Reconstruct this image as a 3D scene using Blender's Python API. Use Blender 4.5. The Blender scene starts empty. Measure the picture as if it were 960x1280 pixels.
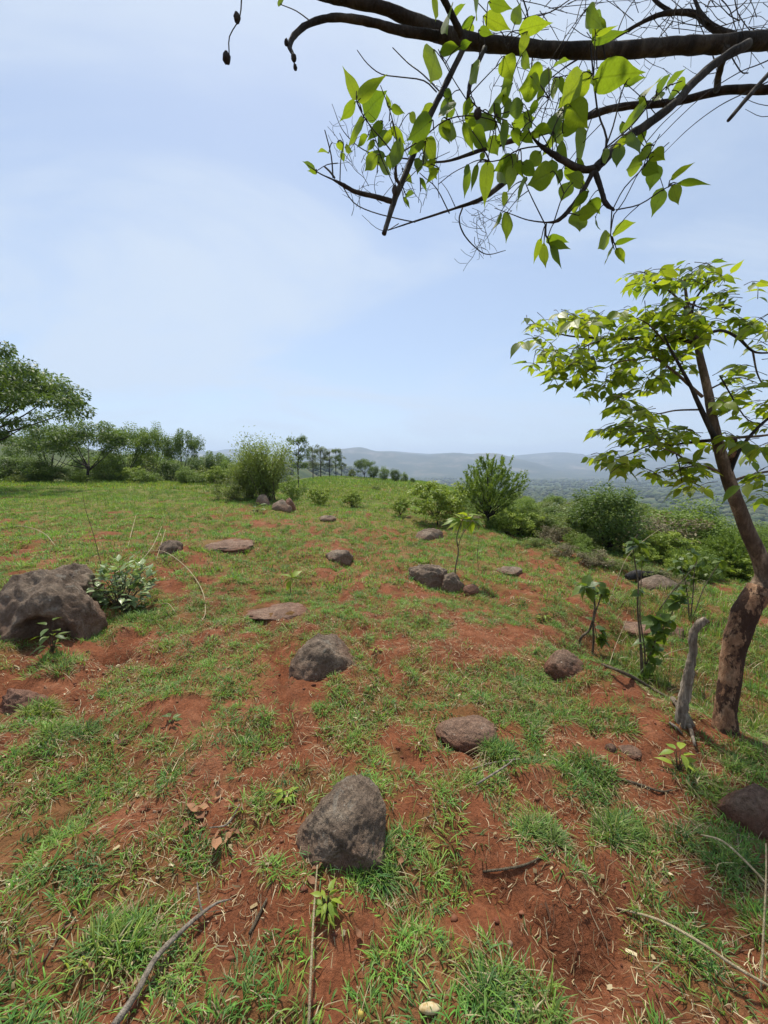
import bpy, math, random
import numpy as np
from mathutils import Vector, Matrix, Quaternion

random.seed(11)
RNG = np.random.default_rng(11)
scene = bpy.context.scene
COL = scene.collection
rad = math.radians

# ------------------------------------------------------------------ camera
EYE = 1.55
PITCH = rad(6.53)
FPX = 480.0                       # focal length in photograph pixels (960 x 1280)
cam_d = bpy.data.cameras.new('camera')
cam_d.sensor_fit = 'VERTICAL'
cam_d.sensor_height = 36.0
cam_d.lens = FPX / 1280 * 36.0
cam_d.clip_start = 0.05
cam_d.clip_end = 30000
cam = bpy.data.objects.new('camera', cam_d)
COL.objects.link(cam)
cam.rotation_euler = (rad(90) - PITCH, 0, 0)
scene.camera = cam

# ------------------------------------------------------------------ sky and sun
SUN_EL = rad(64)
SUN_AZ = rad(-18)                 # from +Y, negative towards -X
sun_vec = Vector((math.sin(SUN_AZ) * math.cos(SUN_EL), math.cos(SUN_AZ) * math.cos(SUN_EL), math.sin(SUN_EL)))
world = bpy.data.worlds.new('World')
scene.world = world
world.use_nodes = True
wn, wl = world.node_tree.nodes, world.node_tree.links
wn.clear()
w_out = wn.new('ShaderNodeOutputWorld')
w_bg = wn.new('ShaderNodeBackground')
w_bg.inputs['Strength'].default_value = 0.112
sky = wn.new('ShaderNodeTexSky')
sky.sky_type = 'NISHITA'
sky.sun_disc = False
sky.sun_elevation = SUN_EL
sky.sun_rotation = SUN_AZ
sky.altitude = 600
sky.air_density = 1.0
sky.dust_density = 0.8
sky.ozone_density = 1.0
tc = wn.new('ShaderNodeTexCoord')
sep = wn.new('ShaderNodeSeparateXYZ')
wl.new(tc.outputs['Generated'], sep.inputs[0])
def wmath(op, a, b):
    n = wn.new('ShaderNodeMath'); n.operation = op
    for i, v in enumerate((a, b)):
        if v is None: continue
        if isinstance(v, (int, float)): n.inputs[i].default_value = v
        else: wl.new(v, n.inputs[i])
    return n.outputs[0]
# thin cloud sheet: direction projected on a flat layer
zz = wmath('ADD', wmath('MAXIMUM', sep.outputs['Z'], 0.0), 0.22)
cx = wmath('DIVIDE', sep.outputs['X'], zz)
cy = wmath('DIVIDE', sep.outputs['Y'], zz)
comb = wn.new('ShaderNodeCombineXYZ')
wl.new(cx, comb.inputs[0]); wl.new(cy, comb.inputs[1])
wmap = wn.new('ShaderNodeMapping')
wmap.inputs['Location'].default_value = (3.37, 1.9, 0)
wmap.inputs['Rotation'].default_value = (0, 0, rad(28))
wmap.inputs['Scale'].default_value = (0.8, 1.25, 1)
wl.new(comb.outputs[0], wmap.inputs[0])
wnoise = wn.new('ShaderNodeTexNoise')
wnoise.inputs['Scale'].default_value = 0.9
wnoise.inputs['Detail'].default_value = 7
wnoise.inputs['Roughness'].default_value = 0.56
wnoise.inputs['Distortion'].default_value = 0.9
wl.new(wmap.outputs[0], wnoise.inputs['Vector'])
wramp = wn.new('ShaderNodeValToRGB')
wramp.color_ramp.interpolation = 'EASE'
wramp.color_ramp.elements[0].position = 0.38
wramp.color_ramp.elements[0].color = (0.33, 0.33, 0.33, 1)
wramp.color_ramp.elements[1].position = 0.66
wramp.color_ramp.elements[1].color = (0.86, 0.86, 0.86, 1)
wl.new(wnoise.outputs[0], wramp.inputs[0])
wmix = wn.new('ShaderNodeMixRGB')
wl.new(wramp.outputs[0], wmix.inputs[0])
wl.new(sky.outputs[0], wmix.inputs[1])
wmix.inputs[2].default_value = (4.35, 4.95, 5.7, 1)      # milky high haze and cloud, before the 0.1 strength
wl.new(wmix.outputs[0], w_bg.inputs['Color'])
wl.new(w_bg.outputs[0], w_out.inputs['Surface'])

sun_d = bpy.data.lights.new('sun', 'SUN')
sun_d.energy = 4.3
sun_d.angle = rad(4.0)
sun_d.color = (1.0, 0.93, 0.80)
sun = bpy.data.objects.new('sun', sun_d)
COL.objects.link(sun)
sun.location = (0, 0, 300)
sun.rotation_euler = sun_vec.to_track_quat('Z', 'Y').to_euler()

vs = scene.view_settings
vs.view_transform = 'Standard'
vs.look = 'None'
vs.exposure = 0.5
vs.gamma = 1.0
vs.use_curve_mapping = False
scene.cycles.max_bounces = 8
scene.cycles.transparent_max_bounces = 8
scene.cycles.volume_bounces = 1

# ------------------------------------------------------------------ noise
def _h(ix, iy, iz, seed):
    n = (ix.astype(np.int64) * 374761393 + iy.astype(np.int64) * 668265263 + iz.astype(np.int64) * 2147483647 + seed * 974711) & 0xFFFFFFFF
    n = ((n ^ (n >> 13)) * 1274126177) & 0xFFFFFFFF
    n = ((n ^ (n >> 15)) * 2246822519) & 0xFFFFFFFF
    return ((n ^ (n >> 16)) & 0xFFFFFF) / float(0xFFFFFF)

def vnoise2(x, y, seed=0):
    x = np.asarray(x, float); y = np.asarray(y, float)
    ix, iy = np.floor(x), np.floor(y)
    fx, fy = x - ix, y - iy
    u = fx * fx * fx * (fx * (fx * 6 - 15) + 10); v = fy * fy * fy * (fy * (fy * 6 - 15) + 10)
    z = np.zeros_like(ix)
    a, b = _h(ix, iy, z, seed), _h(ix + 1, iy, z, seed)
    c, d = _h(ix, iy + 1, z, seed), _h(ix + 1, iy + 1, z, seed)
    return (a * (1 - u) + b * u) * (1 - v) + (c * (1 - u) + d * u) * v

def fbm2(x, y, octv=4, seed=0, gain=0.5):
    t, a, s = 0.0, 1.0, 0.0
    ca, sa = math.cos(0.6), math.sin(0.6)
    for i in range(octv):
        t = t + a * vnoise2(x, y, seed + i * 17); s += a; a *= gain
        x, y = (x * ca - y * sa) * 2.03 + 5.1, (x * sa + y * ca) * 2.03 + 1.7
    return t / s                                             # 0..1, mean 0.5

def vnoise3(p, seed=0):
    i = np.floor(p); f = p - i
    u = f * f * (3 - 2 * f)
    r = 0
    for dx in (0, 1):
        for dy in (0, 1):
            for dz in (0, 1):
                w = (u[:, 0] if dx else 1 - u[:, 0]) * (u[:, 1] if dy else 1 - u[:, 1]) * (u[:, 2] if dz else 1 - u[:, 2])
                r = r + w * _h(i[:, 0] + dx, i[:, 1] + dy, i[:, 2] + dz, seed)
    return r

def fbm3(p, octv=4, seed=0, gain=0.5):
    t, a, s = 0.0, 1.0, 0.0
    for k in range(octv):
        t = t + a * vnoise3(p, seed + 13 * k); s += a; a *= gain; p = p * 2.07 + 3.3
    return t / s

def sstep(a, b, x):
    t = np.clip((np.asarray(x, float) - a) / (b - a), 0, 1)
    return t * t * (3 - 2 * t)

# ------------------------------------------------------------------ the lie of the land
BANK_A, BANK_B = np.array([1.32, 3.25]), np.array([2.12, 2.28])
_bd = (BANK_B - BANK_A) / np.linalg.norm(BANK_B - BANK_A)
_bn = np.array([-_bd[1], _bd[0]])
if _bn[0] < 0: _bn = -_bn
_bl = np.linalg.norm(BANK_B - BANK_A)

def bank(x, y):
    u = (x - BANK_A[0]) * _bd[0] + (y - BANK_A[1]) * _bd[1]
    v = (x - BANK_A[0]) * _bn[0] + (y - BANK_A[1]) * _bn[1]
    v = v + 0.10 * (fbm2(x * 3, y * 3, 3, 61) - 0.5) + 0.03 * np.sin(u * 7)
    along = sstep(-0.35, 0.35, u) * (1 - sstep(_bl + 0.6, _bl + 1.8, u))
    drop = sstep(0.0, 0.38, v) * (1 - 0.85 * sstep(0.8, 3.2, v))
    lip = np.exp(-((v + 0.12) / 0.22) ** 2)
    return along * (-0.30 * drop + 0.05 * lip)

PITS = []       # filled below: (x, y, radius, depth)

def big(x, y):
    x = np.asarray(x, float); y = np.asarray(y, float)
    h = -0.056 * 14 * np.tanh(x / 14) + 0.016 * 20 * np.tanh(y / 20)
    h = h - 0.012 * np.clip(y - 25, 0, 60) * sstep(-30, 0, x)
    xe = np.interp(y, [0, 5, 8, 12, 20, 35, 60, 90], [5.2, 4.5, 4.1, 3.0, 2.2, 3, 5, 8])
    s = np.clip(x - xe, 0, None)
    D = 0.20 * s * s / (s + 2.5)
    s2 = np.clip(y - 72, 0, None)
    D = D + 0.16 * s2 * s2 / (s2 + 10) * sstep(-90, -25, x)
    h = h - 62 * (1 - np.exp(-D / 62))
    h = h - 0.085 * np.clip(y - 21.5, 0, 45) * sstep(-0.12, -0.40, x / np.maximum(y, 1)) * sstep(0, 30, y)
    h = h - 0.2 * sstep(8, 40, y)
    h = h + 26 * np.exp(-((x + 230) / 110) ** 2 - ((y - 170) / 90) ** 2)
    h = h + 0.9 * (fbm2(x / 17, y / 17, 3, 3) - 0.5) * sstep(10, 30, np.hypot(x, y))
    h = h + 14 * (fbm2(x / 300, y / 300, 3, 5) - 0.5) * sstep(150, 600, np.hypot(x, y))
    return h

def H(x, y):
    x = np.asarray(x, float); y = np.asarray(y, float)
    h = big(x, y)
    r = np.hypot(x, y)
    near = 1 - sstep(25, 60, r)
    h = h + near * (0.16 * (fbm2(x * 0.9, y * 0.9, 2, 8) - 0.5) + 0.105 * (fbm2(x * 3.1, y * 3.1, 3, 9) - 0.5))
    n2 = 1 - sstep(6, 12, r)
    h = h + n2 * (0.042 * (fbm2(x * 11, y * 11, 2, 21) - 0.5) + 0.016 * (fbm2(x * 30, y * 30, 2, 22) - 0.5))
    ch = np.abs(2 * fbm2(x * 1.1 + 0.5 * y, y * 0.45 - 0.2 * x, 3, 141) - 1)
    h = h - near * 0.05 * (1 - sstep(0.0, 0.16, ch))
    h = h + bank(x, y)
    for (px, py, pr, pd) in PITS:
        h = h - pd * np.exp(-((x - px) ** 2 + (y - py) ** 2) / (pr * pr))
    return h

Z0 = float(big(0, 0))
CAM = Vector((0, 0, Z0 + EYE))
cam.location = CAM
CF = Vector((0, math.cos(PITCH), -math.sin(PITCH)))
CU = Vector((0, math.sin(PITCH), math.cos(PITCH)))
CR = Vector((1, 0, 0))

def ray(px, py):
    return CF + CR * ((px - 480) / FPX) + CU * ((640 - py) / FPX)

def P(px, py, d):                  # a point seen at that place of the photograph, d metres in front
    return CAM + ray(px, py) * d

def at(px, py):                    # where that line of sight meets the land
    d = ray(px, py)
    t, dt = 0.6, 0.03
    while t < 400:
        p = CAM + d * t
        if p.z < float(H(p.x, p.y)):
            lo, hi = t - dt, t
            for _ in range(14):
                m = (lo + hi) / 2
                q = CAM + d * m
                if q.z < float(H(q.x, q.y)): hi = m
                else: lo = m
            return CAM + d * hi
        dt = 0.02 + t * 0.01
        t += dt
    return CAM + d * 60

def depth(p):
    return (Vector(p) - CAM).dot(CF)

_p = at(141, 822); PITS.append((_p.x, _p.y, 0.10, 0.17))
_p = at(330, 925); PITS.append((_p.x, _p.y, 0.16, 0.06))
_p = at(720, 1215); PITS.append((_p.x, _p.y, 0.13, 0.05))

# ------------------------------------------------------------------ materials
def new_mat(name):
    m = bpy.data.materials.new(name)
    m.use_nodes = True
    nt = m.node_tree
    nt.nodes.clear()
    out = nt.nodes.new('ShaderNodeOutputMaterial')
    return m, nt.nodes, nt.links, out

def nd(nodes, typ, **kw):
    n = nodes.new(typ)
    for k, v in kw.items():
        if hasattr(n, k) and k not in ('inputs',): setattr(n, k, v)
    return n

def noise(nodes, links, scale, detail=4, rough=0.55, vec=None, dist=0.0):
    n = nodes.new('ShaderNodeTexNoise')
    n.inputs['Scale'].default_value = scale
    n.inputs['Detail'].default_value = detail
    n.inputs['Roughness'].default_value = rough
    n.inputs['Distortion'].default_value = dist
    if vec is not None: links.new(vec, n.inputs['Vector'])
    return n.outputs[0]

def ramp(nodes, links, fac, stops, ease=False):
    n = nodes.new('ShaderNodeValToRGB')
    cr = n.color_ramp
    if ease: cr.interpolation = 'EASE'
    while len(cr.elements) < len(stops): cr.elements.new(0.5)
    for e, (pos, c) in zip(cr.elements, stops):
        e.position = pos
        e.color = (c, c, c, 1) if isinstance(c, (int, float)) else (*c, 1)
    links.new(fac, n.inputs[0])
    return n.outputs[0]

def mix(nodes, links, fac, a, b, mode='MIX'):
    n = nodes.new('ShaderNodeMixRGB')
    n.blend_type = mode
    for i, v in enumerate((fac, a, b)):
        if isinstance(v, (int, float)):
            n.inputs[i].default_value = v if i == 0 else (v, v, v, 1)
        elif isinstance(v, tuple): n.inputs[i].default_value = (*v, 1)
        else: links.new(v, n.inputs[i])
    return n.outputs[0]

def mth(nodes, links, op, a, b=0.0):
    n = nodes.new('ShaderNodeMath'); n.operation = op
    for i, v in enumerate((a, b)):
        if isinstance(v, (int, float)): n.inputs[i].default_value = v
        else: links.new(v, n.inputs[i])
    return n.outputs[0]

def bump(nodes, links, height, strength, dist, normal=None):
    n = nodes.new('ShaderNodeBump')
    n.inputs['Strength'].default_value = strength
    n.inputs['Distance'].default_value = dist
    links.new(height, n.inputs['Height'])
    if normal is not None: links.new(normal, n.inputs['Normal'])
    return n.outputs[0]

def principled(nodes, links, color, rough=0.9, normal=None, spec=0.3):
    b = nodes.new('ShaderNodeBsdfPrincipled')
    if isinstance(color, tuple): b.inputs['Base Color'].default_value = (*color, 1)
    else: links.new(color, b.inputs['Base Color'])
    if isinstance(rough, (int, float)): b.inputs['Roughness'].default_value = rough
    else: links.new(rough, b.inputs['Roughness'])
    b.inputs['Specular IOR Level'].default_value = spec
    if normal is not None: links.new(normal, b.inputs['Normal'])
    return b.outputs[0]

def mat_soil():
    m, N, L, out = new_mat('red_soil')
    geo = N.new('ShaderNodeNewGeometry').outputs['Position']
    a = N.new('ShaderNodeAttribute'); a.attribute_name = 'cover'
    sepc = N.new('ShaderNodeSeparateColor'); L.new(a.outputs['Color'], sepc.inputs[0])
    n1 = noise(N, L, 1.3, 5, 0.6, geo)
    n2 = noise(N, L, 9.0, 6, 0.65, geo, 0.4)
    n3 = noise(N, L, 70.0, 5, 0.7, geo)
    c = ramp(N, L, n1, [(0.3, (0.125, 0.046, 0.022)), (0.5, (0.205, 0.070, 0.031)), (0.72, (0.30, 0.145, 0.080))])
    c2 = ramp(N, L, n2, [(0.30, (0.068, 0.031, 0.018)), (0.52, (0.190, 0.066, 0.030)), (0.75, (0.30, 0.14, 0.080))])
    c = mix(N, L, 0.55, c, c2)
    c = mix(N, L, 0.55, c, ramp(N, L, n3, [(0.30, 0.28), (0.5, 0.95), (0.72, 1.6)]), 'MULTIPLY')
    # fine pale straw bits and crumbs
    v = N.new('ShaderNodeTexVoronoi'); v.inputs['Scale'].default_value = 60; L.new(geo, v.inputs['Vector'])
    crumb = ramp(N, L, v.outputs['Distance'], [(0.05, 1.0), (0.16, 0.0)])
    pick = ramp(N, L, noise(N, L, 23, 2, 0.5, geo), [(0.58, 0.0), (0.66, 1.0)])
    c = mix(N, L, mth(N, L, 'MULTIPLY', crumb, mth(N, L, 'MULTIPLY', pick, 0.7)), c, (0.34, 0.22, 0.13))
    # low herbage of the further ground
    g = ramp(N, L, noise(N, L, 2.2, 6, 0.7, geo), [(0.3, (0.075, 0.095, 0.026)), (0.5, (0.125, 0.150, 0.038)), (0.72, (0.20, 0.18, 0.075))])
    c = mix(N, L, sepc.outputs[0], c, g)
    # wooded valley floor
    wv = ramp(N, L, noise(N, L, 0.02, 5, 0.6, geo), [(0.35, (0.030, 0.050, 0.018)), (0.55, (0.050, 0.075, 0.025)), (0.74, (0.15, 0.125, 0.06))])
    c = mix(N, L, sepc.outputs[1], c, wv)
    hh = mth(N, L, 'ADD', mth(N, L, 'MULTIPLY', n2, 1.0), mth(N, L, 'MULTIPLY', n3, 0.5))
    nb = bump(N, L, hh, 0.9, 0.03)
    nb = bump(N, L, noise(N, L, 220, 3, 0.7, geo), 0.5, 0.006, nb)
    L.new(principled(N, L, c, 0.95, nb, 0.15), out.inputs[0])
    return m

def mat_rock(name, dark, mid, pale, dust=(0.20, 0.075, 0.04), dust_amt=0.6, lichen=0.35):
    m, N, L, out = new_mat(name)
    t = N.new('ShaderNodeTexCoord').outputs['Object']
    oi = N.new('ShaderNodeObjectInfo')
    va = N.new('ShaderNodeVectorMath'); va.operation = 'ADD'
    sc = N.new('ShaderNodeVectorMath'); sc.operation = 'SCALE'
    sc.inputs[0].default_value = (17, 9, 5); L.new(oi.outputs['Random'], sc.inputs['Scale'])
    L.new(t, va.inputs[0]); L.new(sc.outputs[0], va.inputs[1])
    v = va.outputs[0]
    n1 = noise(N, L, 6, 6, 0.65, v, 0.3)
    n2 = noise(N, L, 34, 6, 0.7, v)
    n3 = noise(N, L, 120, 4, 0.7, v)
    c = ramp(N, L, n1, [(0.28, dark), (0.5, mid), (0.74, pale)])
    c = mix(N, L, 0.75, c, ramp(N, L, n2, [(0.3, 0.45), (0.5, 0.95), (0.72, 1.6)]), 'MULTIPLY')
    c = mix(N, L, 0.6, c, ramp(N, L, n3, [(0.3, 0.55), (0.55, 1.0), (0.75, 1.5)]), 'MULTIPLY')
    li = ramp(N, L, noise(N, L, 11, 5, 0.6, v, 0.8), [(0.60, 0.0), (0.66, 1.0)])
    c = mix(N, L, mth(N, L, 'MULTIPLY', li, lichen), c, (0.33, 0.30, 0.25))
    sp = N.new('ShaderNodeTexVoronoi'); sp.inputs['Scale'].default_value = 13; L.new(v, sp.inputs['Vector'])
    spot = ramp(N, L, sp.outputs['Distance'], [(0.06, 1.0), (0.11, 0.0)])
    c = mix(N, L, mth(N, L, 'MULTIPLY', spot, mth(N, L, 'MULTIPLY', ramp(N, L, n1, [(0.5, 0.0), (0.56, 1.0)]), 0.7)), c, (0.5, 0.47, 0.40))
    at_ = N.new('ShaderNodeAttribute'); at_.attribute_name = 'dust'
    du = mth(N, L, 'MULTIPLY', at_.outputs['Fac'], dust_amt)
    c = mix(N, L, du, c, dust)
    nb = bump(N, L, mth(N, L, 'ADD', n1, mth(N, L, 'MULTIPLY', n2, 0.8)), 1.0, 0.045)
    nb = bump(N, L, n3, 0.9, 0.009, nb)
    L.new(principled(N, L, c, 0.9, nb, 0.25), out.inputs[0])
    return m

def mat_leaf(name, dark, light, trans, tfac=0.42, rough=0.42, veins=True, rnd=True, attr=False, spec=0.4):
    m, N, L, out = new_mat(name)
    if attr:
        a = N.new('ShaderNodeAttribute'); a.attribute_name = 'tint'
        f = a.outputs['Fac']
    else:
        f = N.new('ShaderNodeObjectInfo').outputs['Random']
    c = ramp(N, L, f, [(0.0, dark), (1.0, light)])
    ct = mix(N, L, 1.0, c, trans, 'MULTIPLY')
    nb = None
    if veins:
        uv = N.new('ShaderNodeUVMap').outputs[0]
        s = N.new('ShaderNodeSeparateXYZ'); L.new(uv, s.inputs[0])
        av = mth(N, L, 'ABSOLUTE', mth(N, L, 'SUBTRACT', s.outputs[1], 0.5))
        rib = ramp(N, L, av, [(0.012, 1.0), (0.04, 0.0)])
        sv = mth(N, L, 'SINE', mth(N, L, 'MULTIPLY', mth(N, L, 'SUBTRACT', s.outputs[0], mth(N, L, 'MULTIPLY', av, 0.55)), 58.0))
        side = ramp(N, L, sv, [(0.88, 0.0), (1.0, 1.0)])
        vn = mth(N, L, 'MAXIMUM', rib, mth(N, L, 'MULTIPLY', side, 0.45))
        c = mix(N, L, mth(N, L, 'MULTIPLY', vn, 0.5), c, mix(N, L, 1.0, c, (1.7, 1.5, 1.6), 'MULTIPLY'))
        ct = mix(N, L, mth(N, L, 'MULTIPLY', vn, 0.55), ct, mix(N, L, 1.0, ct, (0.55, 0.55, 0.5), 'MULTIPLY'))
        t = N.new('ShaderNodeTexCoord').outputs['Object']
        bl = noise(N, L, 22, 4, 0.6, t)
        c = mix(N, L, 0.5, c, ramp(N, L, bl, [(0.3, 0.7), (0.7, 1.3)]), 'MULTIPLY')
        ct = mix(N, L, 0.4, ct, ramp(N, L, bl, [(0.3, 0.7), (0.7, 1.25)]), 'MULTIPLY')
        nb = bump(N, L, vn, 0.35, 0.004)
    p = principled(N, L, c, rough, nb, spec)
    tr = N.new('ShaderNodeBsdfTranslucent')
    L.new(ct, tr.inputs['Color'])
    ms = N.new('ShaderNodeMixShader')
    ms.inputs[0].default_value = tfac
    L.new(p, ms.inputs[1]); L.new(tr.outputs[0], ms.inputs[2])
    L.new(ms.outputs[0], out.inputs[0])
    return m

def mat_attr(name, tfac=0.3, rough=0.6):         # colour straight from the mesh's own colour layer
    m, N, L, out = new_mat(name)
    a = N.new('ShaderNodeAttribute'); a.attribute_name = 'col'
    p = principled(N, L, a.outputs['Color'], rough, None, 0.25)
    tr = N.new('ShaderNodeBsdfTranslucent')
    L.new(mix(N, L, 1.0, a.outputs['Color'], (1.5, 1.5, 0.7), 'MULTIPLY'), tr.inputs['Color'])
    ms = N.new('ShaderNodeMixShader'); ms.inputs[0].default_value = tfac
    L.new(p, ms.inputs[1]); L.new(tr.outputs[0], ms.inputs[2]); L.new(ms.outputs[0], out.inputs[0])
    return m

def mat_bark(name, dark, mid, pale, scale=1.0, patch=0.0, patch_col=(0.05, 0.03, 0.02), stretch=0.35):
    m, N, L, out = new_mat(name)
    t = N.new('ShaderNodeTexCoord').outputs['Object']
    mp = N.new('ShaderNodeMapping'); mp.inputs['Scale'].default_value = (1, 1, stretch); L.new(t, mp.inputs[0])
    n1 = noise(N, L, 14 * scale, 5, 0.6, mp.outputs[0], 0.5)
    n2 = noise(N, L, 60 * scale, 5, 0.7, mp.outputs[0], 0.3)
    c = ramp(N, L, n1, [(0.3, dark), (0.5, mid), (0.7, pale)])
    c = mix(N, L, 0.8, c, ramp(N, L, n2, [(0.3, 0.4), (0.5, 0.95), (0.72, 1.5)]), 'MULTIPLY')
    if patch:
        pn = ramp(N, L, noise(N, L, 6 * scale, 6, 0.65, mp.outputs[0], 0.3), [(0.465, 0.0), (0.50, 1.0)])
        c = mix(N, L, mth(N, L, 'MULTIPLY', pn, patch), c, patch_col)
    nb = bump(N, L, mth(N, L, 'ADD', n1, n2), 0.9, 0.012)
    L.new(principled(N, L, c, 0.85, nb, 0.25), out.inputs[0])
    return m

M = {}
M['soil'] = mat_soil()
M['rock'] = mat_rock('dark_field_stone', (0.088, 0.061, 0.044), (0.20, 0.147, 0.107), (0.35, 0.275, 0.205), (0.22, 0.11, 0.065), 0.55, 0.5)
M['rock_brown'] = mat_rock('brown_field_stone', (0.14, 0.084, 0.058), (0.25, 0.155, 0.108), (0.36, 0.25, 0.18), dust_amt=0.75, lichen=0.15)
M['rock_pink'] = mat_rock('weathered_pink_stone', (0.15, 0.075, 0.05), (0.24, 0.125, 0.085), (0.33, 0.20, 0.14), dust_amt=0.6, lichen=0.2)
M['bark_dark'] = mat_bark('dark_grey_bark', (0.013, 0.010, 0.009), (0.034, 0.027, 0.023), (0.085, 0.072, 0.06))
M['bark_tree'] = mat_bark('mottled_bark', (0.075, 0.046, 0.030), (0.190, 0.128, 0.085), (0.35, 0.265, 0.19), 1.3, 0.6, (0.05, 0.032, 0.022))
M['bark_foot'] = mat_bark('flaking_brown_bark', (0.12, 0.055, 0.030), (0.25, 0.135, 0.075), (0.40, 0.26, 0.165), 1.2, 0.93, (0.034, 0.015, 0.009), 0.55)
M['dead_wood'] = mat_bark('bleached_dead_wood', (0.05, 0.036, 0.027), (0.25, 0.20, 0.15), (0.50, 0.43, 0.34), 2.2, 0.3, (0.06, 0.045, 0.034), 0.12)
M['stick'] = mat_bark('grey_stick', (0.13, 0.105, 0.08), (0.25, 0.21, 0.165), (0.38, 0.33, 0.27), 2.0)
M['char'] = mat_bark('charred_wood', (0.012, 0.011, 0.011), (0.035, 0.032, 0.030), (0.11, 0.10, 0.09), 1.5)
M['stem'] = mat_bark('brown_stem', (0.05, 0.038, 0.025), (0.11, 0.085, 0.055), (0.18, 0.15, 0.10), 3.0)
M['straw'] = mat_bark('dry_straw', (0.30, 0.24, 0.13), (0.44, 0.36, 0.22), (0.56, 0.48, 0.32), 4.0)
M['leaf_over'] = mat_leaf('canopy_leaf', (0.062, 0.112, 0.014), (0.135, 0.195, 0.020), (2.7, 2.4, 0.9), 0.54)
M['leaf_tree'] = mat_leaf('tree_leaf', (0.085, 0.150, 0.018), (0.215, 0.285, 0.028), (2.3, 2.0, 0.9), 0.54, 0.4)
M['leaf_tree_attr'] = mat_leaf('tree_leaf_far', (0.080, 0.145, 0.018), (0.205, 0.275, 0.028), (2.3, 2.0, 0.9), 0.54, 0.42, attr=True)
M['leaf_shrub'] = mat_leaf('shrub_leaf', (0.12, 0.19, 0.065), (0.30, 0.37, 0.17), (1.4, 1.5, 0.8), 0.25, 0.32)
M['leaf_lime'] = mat_leaf('lime_leaf', (0.15, 0.24, 0.025), (0.28, 0.36, 0.04), (1.7, 1.6, 0.7), 0.4, 0.45)
M['leaf_sap'] = mat_leaf('sapling_leaf', (0.050, 0.100, 0.020), (0.120, 0.180, 0.030), (2.2, 1.9, 0.8), 0.4, 0.42)
M['leaf_dead'] = mat_leaf('dead_leaf', (0.17, 0.075, 0.035), (0.33, 0.17, 0.085), (1.0, 0.8, 0.6), 0.15, 0.7)
M['grass'] = mat_attr('grass_blades', 0.34, 0.55)
M['litter'] = mat_attr('dry_litter', 0.10, 0.8)
M['far'] = mat_attr('distant_foliage', 0.15, 0.8)
def fol(name, d, l, tr=(1.5, 1.5, 0.8), tf=0.3): M[name] = mat_leaf(name, d, l, tr, tf, 0.5, veins=False, attr=True, spec=0.3)
fol('fol_dark', (0.052, 0.095, 0.022), (0.160, 0.235, 0.050))
fol('fol_mid', (0.085, 0.145, 0.028), (0.220, 0.305, 0.055))
fol('fol_olive', (0.090, 0.125, 0.034), (0.215, 0.255, 0.070))
fol('fol_lime', (0.13, 0.20, 0.026), (0.30, 0.37, 0.055))
fol('fol_grey', (0.075, 0.105, 0.044), (0.180, 0.220, 0.088))
fol('fol_feather', (0.13, 0.185, 0.045), (0.27, 0.335, 0.085))
fol('fol_dry', (0.12, 0.10, 0.055), (0.28, 0.24, 0.13), (1.0, 1.0, 0.9), 0.2)

# ------------------------------------------------------------------ object helpers
def tag(o, label, cat=None, group=None, kind=None):
    o['label'] = label
    if cat: o['category'] = cat
    if group: o['group'] = group
    if kind: o['kind'] = kind
    return o

def mesh_np(name, V, F, smooth=True, tri=None):
    """V (n,3), F list of arrays with equal-length faces"""
    me = bpy.data.meshes.new(name)
    V = np.asarray(V, np.float32)
    me.vertices.add(len(V)); me.vertices.foreach_set('co', V.ravel())
    if not isinstance(F, (list, tuple)): F = [F]
    loops = np.concatenate([np.asarray(f, np.int32).ravel() for f in F])
    tot = np.concatenate([np.full(len(f), np.asarray(f).shape[1], np.int32) for f in F])
    st = np.zeros(len(tot), np.int32); st[1:] = np.cumsum(tot)[:-1]
    me.loops.add(len(loops)); me.loops.foreach_set('vertex_index', loops)
    me.polygons.add(len(tot)); me.polygons.foreach_set('loop_start', st); me.polygons.foreach_set('loop_total', tot)
    if smooth: me.polygons.foreach_set('use_smooth', np.ones(len(tot), bool))
    me.update(calc_edges=True)
    return me

def set_col(me, col, name='col'):
    a = me.attributes.new(name, 'FLOAT_COLOR', 'POINT')
    c = np.ones((len(me.vertices), 4), np.float32); c[:, :3] = col
    a.data.foreach_set('color', c.ravel())

def set_f(me, val, name):
    a = me.attributes.new(name, 'FLOAT', 'POINT')
    a.data.foreach_set('value', np.asarray(val, np.float32).ravel())

def link(name, me, mat, parent=None, loc=(0, 0, 0)):
    o = bpy.data.objects.new(name, me)
    COL.objects.link(o)
    if mat is not None and len(me.materials) == 0: me.materials.append(mat)
    o.location = loc
    if parent is not None: o.parent = parent
    return o

def empty(name, loc, label, cat, group=None):
    o = bpy.data.objects.new(name, None)
    COL.objects.link(o)
    o.location = loc
    o.empty_display_size = 0.1
    return tag(o, label, cat, group)

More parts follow.
